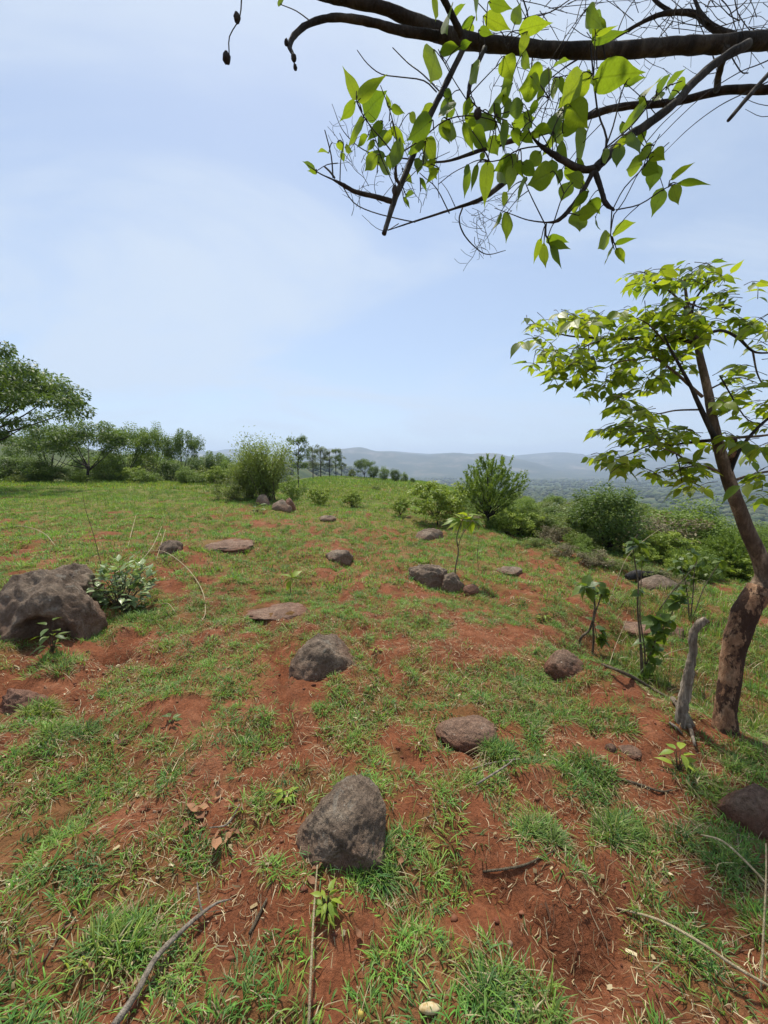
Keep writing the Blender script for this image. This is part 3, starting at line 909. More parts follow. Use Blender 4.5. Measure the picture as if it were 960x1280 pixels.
BR = [  # name, pixels, radii in pixels, depth from, depth to
    ('limb', [(548, 45), (500, 38), (460, 27), (420, 22), (390, 28), (370, 42), (362, 57), (366, 68), (368, 80)], [10, 9.5, 8.5, 7.5, 6.5, 6, 5.5, 3.5, 2.2], 1.12, 1.0),
    ('branch', [(582, 55), (555, 110), (530, 160), (510, 210), (495, 245), (487, 270), (480, 292)], [6.5, 6.5, 6, 5.2, 5, 4, 3.6], 1.14, 1.0),
    ('branch', [(490, 252), (470, 246), (445, 240), (430, 232), (415, 224), (400, 217), (384, 206)], [4.5, 4, 3.5, 3.6, 2.2, 1.6, 1.2], 1.02, 0.98),
    ('branch', [(501, 232), (495, 222), (495, 205), (497, 195)], [3, 3.4, 3, 2], 1.02, 1.0),
    ('branch', [(577, 45), (563, 15), (548, -12)], [8, 7, 6], 1.12, 1.05),
    ('branch', [(606, 60), (596, 82), (588, 103), (585, 122)], [5.5, 5, 4.5, 3.5], 1.14, 1.05),
    ('limb', [(1060, 100), (1000, 106), (960, 112), (905, 113), (840, 128), (768, 135), (709, 156), (676, 166), (609, 185), (555, 202), (505, 198), (460, 190), (430, 165), (415, 130)], [11, 10, 10, 9, 7.5, 7, 6.5, 5.5, 4, 3, 2, 1.4, 1.2, 0.8], 1.42, 1.5),
    ('limb', [(935, 55), (900, 75), (865, 105), (845, 128), (810, 155), (780, 175), (755, 200), (742, 213)], [13, 11, 10.5, 9.5, 9, 8.5, 8.5, 8], 1.18, 1.0),
    ('branch', [(744, 212), (725, 211), (705, 201), (690, 192), (678, 184), (666, 172), (660, 160)], [6.5, 6.2, 6, 5.2, 4, 2.5, 1.5], 1.0, 0.98),
    ('branch', [(742, 213), (728, 240), (712, 262), (698, 275), (685, 278), (660, 275), (640, 268), (618, 260)], [4.8, 4.3, 4.5, 3.5, 2.2, 1.5, 1.2, 0.8], 1.0, 1.0),
    ('branch', [(744, 215), (751, 236), (757, 254), (768, 263)], [5.4, 4.6, 4.6, 3], 1.0, 0.98),
    ('branch', [(665, 200), (628, 230), (603, 248), (567, 261), (530, 273), (505, 281), (485, 288)], [4.5, 5, 4, 3, 2.4, 1.8, 1], 1.3, 1.22),
    ('branch', [(578, 260), (574, 275), (580, 293), (595, 310), (610, 318), (632, 313)], [2.2, 2, 1.8, 1.5, 1.2, 0.8], 1.25, 1.22),
    ('broken_branch', [(985, 70), (965, 88), (938, 118), (911, 150)], [6, 6, 5.5, 4.2], 1.12, 1.05),
    ('branch', [(930, 50), (893, 36), (870, 18), (838, 16), (815, 22), (790, 35), (750, 58), (705, 85), (665, 118)], [9, 8, 7, 6, 5, 4, 3.2, 2.5, 1.5], 1.5, 1.7),
    ('branch', [(842, 17), (820, 2), (808, -15)], [4.5, 4, 3.5], 1.58, 1.6),
    ('branch', [(885, 30), (872, 8), (862, -20)], [5, 4, 3.5], 1.52, 1.55),
    ('branch', [(990, 62), (950, 80), (925, 90), (885, 115), (850, 146), (820, 176), (790, 200)], [3, 2.4, 2, 1.6, 1.5, 1.3, 0.8], 1.25, 1.2),
    ('branch', [(985, 90), (940, 112), (900, 132), (862, 160), (825, 196)], [3, 2.2, 1.8, 1.4, 0.8], 1.22, 1.15),
    ('branch', [(765, 60), (780, 20), (800, -10)], [2.2, 2, 1.8], 1.25, 1.3),
    ('branch', [(908, 60), (898, 95), (896, 112)], [8, 7.5, 8], 1.25, 1.42),
]
for i, (nm, px, r, d0, d1) in enumerate(BR):
    px_branch(nm, px, r, d0, d1, over, 'bark_dark', tb, 10, 0.24, i + 20, 6)
# knob and pods
TW = Tubes()
NODES = []
for (nm, px, r, d0, d1) in BR:
    q = px_pts(px, d0, d1)
    for a, b in zip(q[:-1], q[1:]): NODES += [a.lerp(b, t) for t in (0, .33, .66)]
def twig(px, r0, r1, d0, d1=None, wig=0.004):
    pts = px_pts(px, d0, d1)
    pts = [p + Vector([random.gauss(0, wig) for _ in range(3)]) for p in pts]
    if d0 < 1.2: NODES.extend(a.lerp(b, t) for a, b in zip(pts[:-1], pts[1:]) for t in (0, .5))
    TW.add(pts, [r0 * .62 / FPX * d0, r1 * .62 / FPX * d0], 4, 0, 3, 0, cap=False)
for px, r0, r1, d in [
    ([(303, -8), (298, 20), (290, 45), (284, 66), (282, 74)], 1.5, 1.1, 1.0),
    ([(445, 60), (460, 80), (480, 92), (500, 98), (530, 103), (548, 113)], .8, 1.4, 1.1), ([(492, 60), (510, 80), (530, 98), (556, 118)], 1.0, 1.5, 1.12),
    ([(497, 200), (484, 180), (462, 155), (448, 126), (443, 112)], 1.5, .9, 1.0), ([(496, 200), (495, 165), (488, 136), (478, 110)], 1.4, .8, 1.0),
    ([(493, 235), (478, 205), (468, 175), (458, 150)], 1.0, .7, 1.02), ([(500, 232), (530, 210), (560, 190)], 1.0, .6, 1.0), ([(498, 195), (525, 172), (560, 152), (600, 148), (640, 155)], 1.5, .9, 1.02),
    ([(585, 122), (566, 100), (548, 62)], 1.3, 1.0, 1.06), ([(585, 122), (610, 95), (632, 75)], 1.2, .8, 1.06), ([(585, 122), (602, 140), (635, 152)], 1.5, 1.0, 1.06),
    ([(415, 222), (412, 195), (408, 165)], 1.6, 1.0, 1.0), ([(420, 226), (410, 212), (405, 207)], 2.0, 1.6, 1.0), ([(425, 230), (428, 205), (430, 185), (425, 170)], 1.2, .6, 1.0),
    ([(428, 232), (440, 252), (465, 268), (500, 277), (520, 281)], 1.1, 1.4, 1.1), ([(500, 281), (488, 287), (470, 285), (452, 270)], 1.0, .5, 1.15),
    ([(566, 262), (548, 235), (530, 222), (525, 215)], 1.2, .8, 1.22), ([(570, 262), (560, 240), (552, 225)], .9, .5, 1.22),
    ([(690, 192), (684, 175), (668, 158), (650, 150)], 1.6, .8, .98), ([(680, 185), (650, 192), (625, 200), (600, 204)], 1.6, 1.1, .98),
    ([(672, 178), (680, 140), (690, 105)], 1.2, .8, .98), ([(683, 178), (700, 150), (712, 132)], 1.2, .8, .98),
    ([(685, 278), (660, 240), (650, 215)], 1.4, .8, 1.0), ([(690, 276), (705, 245), (725, 218)], 1.3, .8, 1.0), ([(686, 278), (682, 292), (680, 302)], 1.3, 1.0, 1.0),
    ([(750, 205), (758, 172), (745, 130), (737, 60)], 3.0, 1.6, 1.0), ([(754, 195), (768, 160), (776, 120), (782, 98)], 1.8, 1.0, 1.0), ([(756, 190), (790, 160), (812, 130), (830, 112), (850, 105)], 1.6, 1.0, 1.0),
    ([(767, 262), (766, 290), (769, 310)], 1.4, 1.0, .98), ([(768, 262), (800, 255), (825, 240), (843, 227)], 1.4, 1.0, .98), ([(768, 262), (785, 232), (803, 212), (815, 190), (822, 165)], 1.3, .9, .98), ([(768, 262), (782, 250), (800, 215), (835, 180)], 1.1, .8, .98),
    ([(805, 180), (828, 155), (855, 130)], .9, .7, 1.2), ([(960, 108), (935, 112)], 1.0, .6, 1.2), ([(975, 132), (945, 132), (928, 125)], 1.0, .5, 1.3), ([(975, 143), (950, 146), (930, 138)], 1.0, .5, 1.3),
    ([(905, 52), (925, 85), (935, 95)], 1.6, 1.2, 1.2), ([(655, 60), (660, 25), (650, -8)], 2, 1.6, 1.25), ([(655, 25), (690, 14), (715, -4)], 1.5, 1.0, 1.3), ([(667, 62), (665, 90), (663, 120)], 1.8, .8, 1.25)]:
    twig(px, r0, r1, d)
rt = random.Random(5)
def spray(x0, y0, x1, y1, n, lmin, lmax, d0, d1, r=0.7, ang=(0, 2 * math.pi)):
    for _ in range(n):
        x, y = rt.uniform(x0, x1), rt.uniform(y0, y1)
        a = rt.uniform(*ang); l = rt.uniform(lmin, lmax); k = rt.uniform(-0.4, 0.4)
        px = []
        for j in range(5):
            px.append((x, y)); x += math.cos(a) * l / 4; y += math.sin(a) * l / 4; a += k / 3 + rt.gauss(0, 0.11)
        twig(px, r, 0.4, rt.uniform(d0, d1), None, 0.002)
        for q in range(2):
            s = px[2 + q]; b = a + rt.choice((-1, 1)) * rt.uniform(0.5, 1.0)
            twig([s, (s[0] + math.cos(b) * l * .2, s[1] + math.sin(b) * l * .2), (s[0] + math.cos(b + .3) * l * .36, s[1] + math.sin(b + .3) * l * .36)], r * .7, 0.35, rt.uniform(d0, d1), None, 0.002)
spray(640, -10, 960, 45, 46, 40, 110, 1.5, 2.0, 0.9)
spray(840, -10, 960, 40, 14, 50, 130, 1.4, 1.8, 1.3)
spray(430, 170, 560, 270, 34, 25, 60, 1.05, 1.3, 0.6, (-2.2, -0.9))
spray(585, 240, 640, 300, 16, 20, 50, 1.2, 1.3, 0.6)
spray(540, 90, 720, 160, 18, 25, 70, 1.1, 1.4, 0.7)
spray(690, 60, 850, 150, 12, 25, 60, 1.2, 1.5, 0.7)
for (x, y, r, d) in [(296, 22, 4, 1.0), (283, 72, 4.5, 1.0), (367, 72, 3.2, 1.0), (369, 84, 2.4, 1.0), (358, 53, 2.6, 1.0), (597, 142, 4.5, 1.0), (494, 238, 4, 1.02)]:
    c = P(x, y, d)
    v, f = ico(3)
    nz = 1 + 0.7 * (fbm3(v * 2 + x, 3, 4) - 0.5)
    link('seed_pod', mesh_np('seed_pod', v * nz[:, None] * np.array([1, 1, 1.5]) * r / FPX * d + (np.array(c) - np.array(tb)), f), M['bark_dark'], over)

LV = [(448,125,430,85,14),(447,127,478,93,14),(445,127,425,153,13),(455,144,480,114,26),(456,150,430,184,19),(488,136,508,139,10),(488,136,482,115,8),(500,172,490,218,18),
(541,150,504,176,21),(529,175,549,203,18),(524,172,510,196,16),(472,193,453,216,13),(472,180,486,162,8),(468,175,459,190,8),(524,197,522,218,12),(536,208,548,225,9),(545,203,528,207,8),(525,222,535,240,6),
(507,243,519,243,5),(504,246,513,260,5),(422,177,430,190,8),(427,190,430,204,8),(431,184,440,190,5),(411,191,397,187,6),(395,214,380,200,7),(396,216,386,212,4),(543,62,540,103,27),(549,66,576,57,14),(568,127,555,149,19),(563,150,560,186,18),
(556,112,566,126,9),(543,131,524,142,8),(545,-8,542,30,20),(562,14,553,38,17),(566,18,583,5,11),(592,-2,600,25,15),(610,3,643,10,12),(604,20,641,36,15),(643,31,652,0,15),(648,38,688,27,15),(580,30,593,42,13),(598,38,618,41,9),
(630,70,641,102,27),(679,101,646,110,36),(686,84,676,119,15),(692,98,695,129,13),(652,69,662,87,11),(641,104,621,120,21),(633,119,603,143,25),(655,130,630,145,15),(640,128,627,149,16),(560,128,556,149,21),(590,125,577,147,15),
(581,147,611,161,13),(552,150,562,180,17),(579,152,593,191,14),(611,141,601,171,23),(628,150,634,193,17),(640,155,672,148,14),(641,160,651,183,16),(590,164,613,183,23),(612,170,624,197,17),(672,124,661,149,15),(699,137,690,169,21),
(701,160,689,181,18),(703,166,723,160,9),(729,91,699,136,28),(716,109,705,131,19),(711,130,736,161,28),(734,164,711,202,29),(696,184,709,201,15),(650,168,668,177,13),(665,165,690,161,13),(532,172,549,204,18),(610,199,605,259,21),(585,207,581,251,12),
(597,204,588,241,10),(632,194,637,238,25),(641,206,636,239,12),(605,190,600,202,9),(692,214,656,232,28),(659,224,635,263,16),(635,264,634,303,14),(626,265,617,291,8),(634,240,626,261,9),(676,189,660,213,21),(690,199,688,229,16),(703,211,695,233,14),
(712,227,700,255,19),(729,231,712,216,11),(736,239,713,263,15),(724,263,722,295,19),(677,297,665,331,11),(680,303,679,339,14),(683,297,712,305,12),(684,301,715,312,9),(687,306,705,336,10),(741,99,798,88,26),(739,95,703,129,26),(780,103,765,100,7),(780,105,806,95,7),
(806,121,822,91,18),(820,114,841,90,12),(832,112,853,85,11),(840,113,856,106,9),(822,115,825,129,10),(836,112,838,121,8),(803,120,800,131,8),(810,129,767,168,18),(841,137,814,151,10),(804,156,800,186,13),(790,164,797,198,19),(775,180,770,213,14),
(803,205,777,212,16),(802,187,815,197,10),(815,190,830,198,10),(805,206,823,216,12),(821,205,812,241,22),(829,234,815,271,18),(838,225,866,202,11),(846,229,890,227,12),(840,231,850,257,14),(714,262,739,240,13),(722,269,749,262,18),(737,250,750,266,13),
(745,270,745,291,6),(713,220,736,239,11),(766,292,791,276,13),(763,293,743,313,14),(768,305,795,296,8),(766,307,757,333,10),(770,310,782,328,9),(740,52,782,39,9),(744,46,772,30,7),(352,6,350,-6,9),(700,122,722,145,14),(575,58,590,52,9),(655,140,668,160,12),(620,175,640,170,12),(690,85,712,70,9)]
rx_ = random.Random(15)
for _ in range(46):                                  # smaller leaves filling the sprays
    x0, y0 = rx_.choice([(rx_.uniform(560, 720), rx_.uniform(90, 215)), (rx_.uniform(560, 700), rx_.uniform(70, 230)), (rx_.uniform(690, 830), rx_.uniform(90, 250)), (rx_.uniform(455, 560), rx_.uniform(130, 215)), (rx_.uniform(590, 760), rx_.uniform(5, 40))])
    a = rx_.uniform(0.6, 2.6); l = rx_.uniform(18, 34)
    LV.append((x0, y0, x0 + math.cos(a) * l, y0 + math.sin(a) * l, l * rx_.uniform(.32, .5)))
rl = random.Random(9)
for i, (x0, y0, x1, y1, w) in enumerate(LV):
    d = rl.uniform(0.96, 1.12)
    if y0 < 45: d = rl.uniform(1.05, 1.2)
    b = P(x0, y0, d)
    t = P(x1, y1, d + rl.uniform(-0.025, 0.035))
    L = math.hypot(x1 - x0, y1 - y0)
    # the blade faces roughly towards the ground below it, each turned a little otherwise
    view = (b - CAM).normalized()
    upv = (view * 0.75 + Vector((0, 0, 0.55)) + Vector([rl.gauss(0, 0.22) for _ in range(3)])).normalized()
    m = leaf_matrix(b, t, rl.uniform(-0.35, 0.35), upv, None, 1.0)
    me = LEAF_OVER[i % 4]
    ws = w / L / 0.44 * 1.06
    m = m @ Matrix.Diagonal((1, ws, 1, 1))
    place_leaf(me, m, over, tb)
    # stalk to the nearest twig
    nn = min(NODES, key=lambda q: (q - b).length_squared)
    if (nn - b).length < 0.22:
        TW.add([nn, (nn + b) / 2 + Vector((0, 0, .006)), b, b.lerp(t, .12)], [.0016, .0010], 4, 0, 3, 0, cap=False)
two = link('twigs', TW.mesh('twigs', tb), M['bark_dark'], over)
two['kind'] = 'stuff'
# crown above and behind the view, out of the picture: it shades the ground at the foot of the picture
V_, F_, UV_ = leaf_geo(nl=3)
def leaf_soup(bases, dirs, sizes, ups, wsc, rng, geo=None):
    V0, F0, U0 = geo if geo is not None else (V_, F_, UV_)
    n = len(bases)
    x = dirs / (np.linalg.norm(dirs, axis=1)[:, None] + 1e-9)
    z = ups - x * np.sum(ups * x, 1)[:, None]; z /= np.linalg.norm(z, axis=1)[:, None] + 1e-9
    y = np.cross(z, x)
    W = (bases[:, None, :] + sizes[:, None, None] * (V0[None, :, 0:1] * x[:, None, :] + wsc * V0[None, :, 1:2] * y[:, None, :] + V0[None, :, 2:3] * z[:, None, :]))
    k = len(V0)
    F = (F0[None] + (np.arange(n) * k)[:, None, None]).reshape(-1, 4)
    return W.reshape(-1, 3), F, np.tile(U0, (n, 1)), k
def soup_mesh(name, W, F, U, tint):
    me = mesh_np(name, W, F)
    uv = me.uv_layers.new(name='UVMap')
    li = np.zeros(len(me.loops), np.int32); me.loops.foreach_get('vertex_index', li)
    uv.data.foreach_set('uv', U[li].astype(np.float32).ravel())
    set_f(me, tint, 'tint')
    return me
rng = np.random.default_rng(3)
nc = 620
cb = np.stack([rng.uniform(-0.6, 3.2, nc), rng.uniform(-1.2, 1.15, nc), np.zeros(nc)], -1)
cb[:, 2] = Z0 + EYE + np.maximum(1.35, 1.25 * cb[:, 1] + 0.75) + rng.uniform(0.0, 1.1, nc)
keepc = fbm2(cb[:, 0] * 1.5, cb[:, 1] * 1.5, 2, 44) > 0.46
cb = cb[keepc]; nc = len(cb)
cd = rng.normal(size=(nc, 3)); cd[:, 2] = -0.5
W, F, U, k = leaf_soup(cb, cd, rng.uniform(0.09, 0.15, nc), np.tile([0, 0, 1.0], (nc, 1)) + rng.normal(0, .4, (nc, 3)), 1.0, rng)
cr_o = link('upper_crown', soup_mesh('upper_crown', W - np.array(tb), F, U, np.repeat(rng.random(nc), k)), M['leaf_tree_attr'], over)
cr_o['kind'] = 'stuff'
for j in range(7):
    a = fork + Vector((0.0, -0.3, 0.8)); e = Vector(cb[rng.integers(0, nc)])
    tube_obj('branch', [a, (a + e) / 2 + Vector((0, 0, 0.25)), e], [0.03, 0.018, 0.005], M['bark_dark'], over, tb, 7, 0.1, 4, j)

# ------------------------------------------------------------------ the leaning tree on the right
TD = depth(at(905, 918)) + 0.05
tr0 = P(905, 925, TD); tr0.z = float(H(tr0.x, tr0.y)) - 0.05
rtree = empty('leaning_tree', tr0, 'young leaning tree with mottled trunk and bright green leaflets on the bank', 'tree')
off = tr0
s_ = lambda v: v / FPX * TD / 1.42
foot = [tr0, P(907, 890, TD), P(912, 850, TD), P(919, 805, TD), P(933, 765, TD), P(950, 735, TD)]
tube_obj('lower_trunk', foot, [s_(21), s_(16), s_(16), s_(17.5), s_(20), s_(17.5)], M['bark_foot'], rtree, off, 20, 0.14, 7, 2)
tube_obj('trunk', [P(x, y, TD + dd) for x, y, dd in [(946, 744, 0), (957, 722, 0), (950, 698, -.01), (935, 665, -.02), (921, 628, -.03), (909, 595, -.03), (899, 560, -.03), (891, 525, -.02), (885, 490, 0), (877, 455, 0), (870, 425, .02), (863, 400, .03), (858, 372, .05), (856, 350, .05)]],
         [s_(v) for v in (18.2, 15.5, 12.5, 11, 10.3, 9.8, 8.4, 7.4, 6.6, 5.8, 4.8, 3.8, 2.6, 1.5)], M['bark_tree'], rtree, off, 16, 0.09, 5, 4)
# a burl where the bark was cut, and the stub of a lost fork
tube_obj('stub', [P(906, 592, TD), P(915, 570, TD - .05), P(917, 548, TD - .07)], [s_(7.5), s_(6), s_(5.2)], M['bark_foot'], rtree, off, 12, 0.12, 4, 6)
TBR = [
    ([(912, 592), (925, 562), (945, 537), (968, 518), (1000, 505)], [5, 4.2, 3.6, 3, 2], -.05, -.15),
    ([(914, 602), (935, 595), (965, 589), (1000, 592)], [4.2, 3.5, 3, 2], 0, .1),
    ([(895, 549), (920, 547), (950, 545), (985, 540)], [5, 4, 3.2, 2], .05, .15),
    ([(896, 550), (870, 552), (840, 556), (812, 557), (788, 567), (758, 576)], [5, 4, 2.8, 2, 1.5, 1], .03, .1),
    ([(898, 589), (880, 583), (860, 577), (845, 567), (822, 558)], [4, 3.4, 2.8, 2, 1.2], -.05, -.2),
    ([(872, 581), (852, 586), (838, 595)], [2.4, 1.8, 1.2], -.1, -.15),
    ([(898, 558), (884, 528), (872, 502), (862, 480), (849, 456), (838, 436), (830, 418)], [6.5, 6, 5, 4, 3.4, 2.6, 1.6], -.06, -.15),
    ([(878, 496), (860, 480), (842, 464), (817, 447), (799, 449), (776, 452), (752, 462)], [4, 3.8, 3.2, 2.6, 2, 1.6, 1], 0, -.1),
    ([(876, 512), (845, 513), (825, 517), (804, 519)], [2.6, 2, 1.7, 1], -.03, -.15),
    ([(870, 429), (855, 425), (842, 422), (817, 420), (780, 424), (737, 422), (712, 420), (690, 415), (676, 412)], [6, 5, 4.5, 4, 3.4, 2.6, 2.2, 1.6, 1], 0, .1),
    ([(762, 424), (738, 430), (721, 441), (702, 453), (690, 462)], [2.4, 2, 1.7, 1.2, .8], .05, 0),
    ([(736, 432), (735, 445), (738, 455)], [1.4, 1.1, .8], .05, .0),
    ([(873, 424), (899, 413), (922, 422), (941, 439), (962, 441), (990, 438)], [4.5, 4, 3.6, 3, 2.4, 2], .05, .1),
    ([(941, 439), (946, 465), (955, 485)], [2.4, 2, 1], .08, .08), ([(922, 422), (945, 416), (970, 414)], [2.4, 2, 1.5], .1, .12),
    ([(864, 402), (868, 377), (884, 356), (906, 346)], [4, 3, 2.2, 1.2], .05, .1), ([(861, 392), (846, 372), (826, 357), (802, 346)], [3.2, 2.5, 1.8, 1], .05, .0),
    ([(884, 488), (905, 478), (925, 472), (945, 478)], [2.6, 2, 1.6, 1], .02, .1), ([(845, 567), (850, 585), (852, 602)], [1.5, 1.3, 1], -.1, -.1),
    ([(858, 378), (880, 385), (905, 380)], [2, 1.5, 1], 0, -.1), ([(838, 436), (810, 405), (785, 395)], [2, 1.5, 1], -.1, -.2), ([(900, 470), (930, 520), (950, 530)], [2, 1.5, 1], 0, -.1)]
TPTS = []
for i, (px, r, a, b) in enumerate(TBR):
    pp = px_pts(px, TD + a, TD + b)
    tube_obj('branch', pp, [s_(v * .68) for v in r], M['bark_tree' if i % 3 else 'bark_dark'], rtree, off, 8, 0.08, 4, i + 50)
LEAF_TREE = [leaf_mesh('tree_leaf', M['leaf_tree'], width=w, droop=d, fold=f, wave=wv, peak=pk, nl=6, ph=i) for i, (w, d, f, wv, pk) in
             enumerate([(0.46, 0.20, 0.22, 0.05, 0.36), (0.50, 0.35, 0.3, 0.05, 0.40), (0.42, 0.12, 0.18, 0.08, 0.34)])]
CL = [(690,398,34,12,9),(700,450,34,24,15),(672,432,18,14,3),(745,398,28,14,10),(735,440,30,15,9),(775,420,30,18,12),(800,395,26,16,10),(800,348,22,10,5),(832,345,26,14,8),(880,340,34,14,11),(908,372,20,16,6),(850,385,34,18,13),(828,425,34,20,13),
      (755,468,30,16,8),(795,470,34,14,9),(845,455,28,14,7),(730,488,8,6,1),(790,515,26,12,7),(765,535,16,8,3),(830,545,46,16,18),(772,570,30,12,10),(845,585,36,14,12),(868,606,16,8,4),(800,535,26,12,8),(785,500,24,14,7),(858,412,28,14,9),(920,398,30,12,7),(948,412,14,22,5),(930,470,26,18,8),
      (945,515,20,18,7),(908,500,16,14,4),(940,558,18,12,4),(952,600,10,24,4),(950,355,12,10,1),(905,545,20,10,4),(985,470,20,60,6),(800,440,40,20,8)]
rl = random.Random(21)
cand = []
for (cx_, cy_, rx_, ry_, n) in CL:
    for _ in range(int(n * 1.75 + .5)):
        for _t in range(10):
            u, v = rl.uniform(-1, 1), rl.uniform(-1, 1)
            if u * u + v * v < 1: break
        cand.append((cx_ + u * rx_, cy_ + v * ry_, TD + rl.gauss(0.02, 0.16)))
PET = Tubes()
LEAVES = []
for (x, y, d) in cand:
    c = P(x, y, d)
    az = rl.uniform(0, 2 * math.pi)
    ax = Vector((math.cos(az), math.sin(az) * 0.8, rl.uniform(-0.5, 0.8))).normalized()
    plen = rl.uniform(0.07, 0.12)
    pts = [c - ax * plen * 0.6, c, c + ax * plen * 0.5 + Vector((0, 0, -0.02))]
    PET.add(pts, [0.0022, 0.0012], 4, 0, 2, 0, cap=False)
    side = ax.cross(Vector((0, 0, 1))); side.normalize()
    nl_ = rl.choice((3, 5, 5))
    sz = rl.uniform(0.060, 0.102)
    for j in range(nl_):
        if j == 0: b, dr, sc = pts[2], ax + Vector((0, 0, -0.55)), 1.1
        else:
            s = 1 if j % 2 else -1
            b = pts[2] - ax * plen * (0.30 if j < 3 else 0.75)
            dr, sc = side * s * 0.9 + ax * 0.55 + Vector((0, 0, rl.uniform(-0.75, -0.2))), (0.95 if j < 3 else 0.75)
        dr = (dr + Vector([rl.gauss(0, 0.14) for _ in range(3)])).normalized()
        LEAVES.append((b, dr, sz * sc * rl.uniform(0.75, 1.2), rl.uniform(-0.9, 0.9)))
LEAVES.sort(key=lambda q: -q[2] / depth(q[0]))
for i, (b, dr, sz, ro) in enumerate(LEAVES[:300]):
    place_leaf(LEAF_TREE[i % 3], leaf_matrix(b, b + dr * sz, ro, Vector((0, 0, 1)), sz), rtree, off)
rest = LEAVES[300:]
rb = np.array([q[0][:] for q in rest]); rd = np.array([q[1][:] for q in rest]); rz_ = np.array([q[2] for q in rest])
rng = np.random.default_rng(8)
W, F, U, k = leaf_soup(rb - np.array(off), rd, rz_, np.tile([0, 0, 1.0], (len(rest), 1)) + rng.normal(0, .35, (len(rest), 3)), 1.05, rng, leaf_geo(width=0.46, droop=0.22, fold=0.25, nl=5))
o = link('leaf_mass', soup_mesh('leaf_mass', W, F, U, np.repeat(rng.random(len(rest)), k)), M['leaf_tree_attr'], rtree); o['kind'] = 'stuff'
o = link('leaf_stalks', PET.mesh('leaf_stalks', off), M['stem'], rtree); o['kind'] = 'stuff'
KEEP.append((tr0.x, tr0.y, 0.12))

# ------------------------------------------------------------------ trees and bushes further off: templates one unit tall
def card_mesh(name, pos, axis, size, aspect, tint, mat, rng):
    n = len(pos)
    x = axis / (np.linalg.norm(axis, axis=1)[:, None] + 1e-9)
    up = np.tile([0.0, 0.0, 1.0], (n, 1)) + rng.normal(0, 0.45, (n, 3))
    y = np.cross(up, x); y /= np.linalg.norm(y, axis=1)[:, None] + 1e-9
    z = np.cross(x, y)
    s = size[:, None]
    V = np.stack([pos, pos + x * s * 0.45 + y * s * aspect * 0.5 + z * s * 0.06, pos + x * s - z * s * 0.10, pos + x * s * 0.45 - y * s * aspect * 0.5 + z * s * 0.06], 1).reshape(-1, 3)
    b = np.arange(n)[:, None] * 4
    me = mesh_np(name, V, b + np.arange(4)[None, :], smooth=False)
    set_f(me, np.repeat(tint, 4), 'tint')
    me.materials.append(mat)
    return me

def clump_crown(name, mat, seed, cl, per, leaf, aspect=0.5, flat=0.6, droop=0.2):
    rng = np.random.default_rng(seed)
    pos, ax, sz, ti = [], [], [], []
    for (c, r) in cl:
        n = int(per * rng.uniform(0.6, 1.4))
        d = rng.normal(size=(n, 3)); d /= np.linalg.norm(d, axis=1)[:, None]
        rr = r * rng.random(n) ** 0.45
        p = d * rr[:, None]; p[:, 2] *= flat
        pos.append(p + c)
        a = d + rng.normal(0, 0.5, (n, 3)); a[:, 2] = a[:, 2] * 0.5 - droop
        ax.append(a); sz.append(leaf * rng.uniform(0.6, 1.35, n))
        ti.append(np.clip(rng.uniform(0.15, 0.75) + rng.normal(0, 0.18, n), 0, 1))
    return card_mesh(name, np.vstack(pos), np.vstack(ax), np.concatenate(sz), aspect, np.concatenate(ti), mat, rng)

def crown_points(rng, n, cz, rx, rz, shell=0.45, lump=0.5, seed=0, zmin=0.05):
    out = []
    while len(out) < n:
        d = rng.normal(size=3); d /= np.linalg.norm(d)
        f = 1 - lump * 0.5 + lump * float(fbm2(np.array([d[0] * 1.6 + seed]), np.array([d[1] * 1.6 + d[2] * 2]), 2, seed)[0])
        p = d * (shell + (1 - shell) * rng.random()) * f * np.array([rx, rx, rz]) + np.array([0, 0, cz])
        if p[2] > zmin: out.append(p)
    return out

TPL = {}
def template(key, crown_me, trunk_tubes, bark='bark_dark'):
    tm = trunk_tubes.mesh('trunk'); tm.materials.append(M[bark])
    TPL[key] = (tm, crown_me)

def limbs(rng, pts, base, z0, r0, n, lean=0.1):
    t = Tubes()
    mid = np.array(base) + np.array([rng.normal(0, lean * .4), rng.normal(0, lean * .4), z0])
    t.add([base, (np.array(base) + mid) / 2 + rng.normal(0, 0.01, 3), mid], [r0, r0 * .8, r0 * .65], 7, 0.1, 3, 1)
    for i in rng.permutation(len(pts))[:n]:
        e = np.array(pts[i])
        m = mid * 0.5 + e * 0.5 + np.array([0, 0, -0.06 + rng.normal(0, .02)])
        t.add([mid + (np.array(base) - mid) * rng.uniform(0, .35), m, e], [r0 * .4, r0 * .2, r0 * .06], 5, 0, 3, 1, cap=False)
    return t

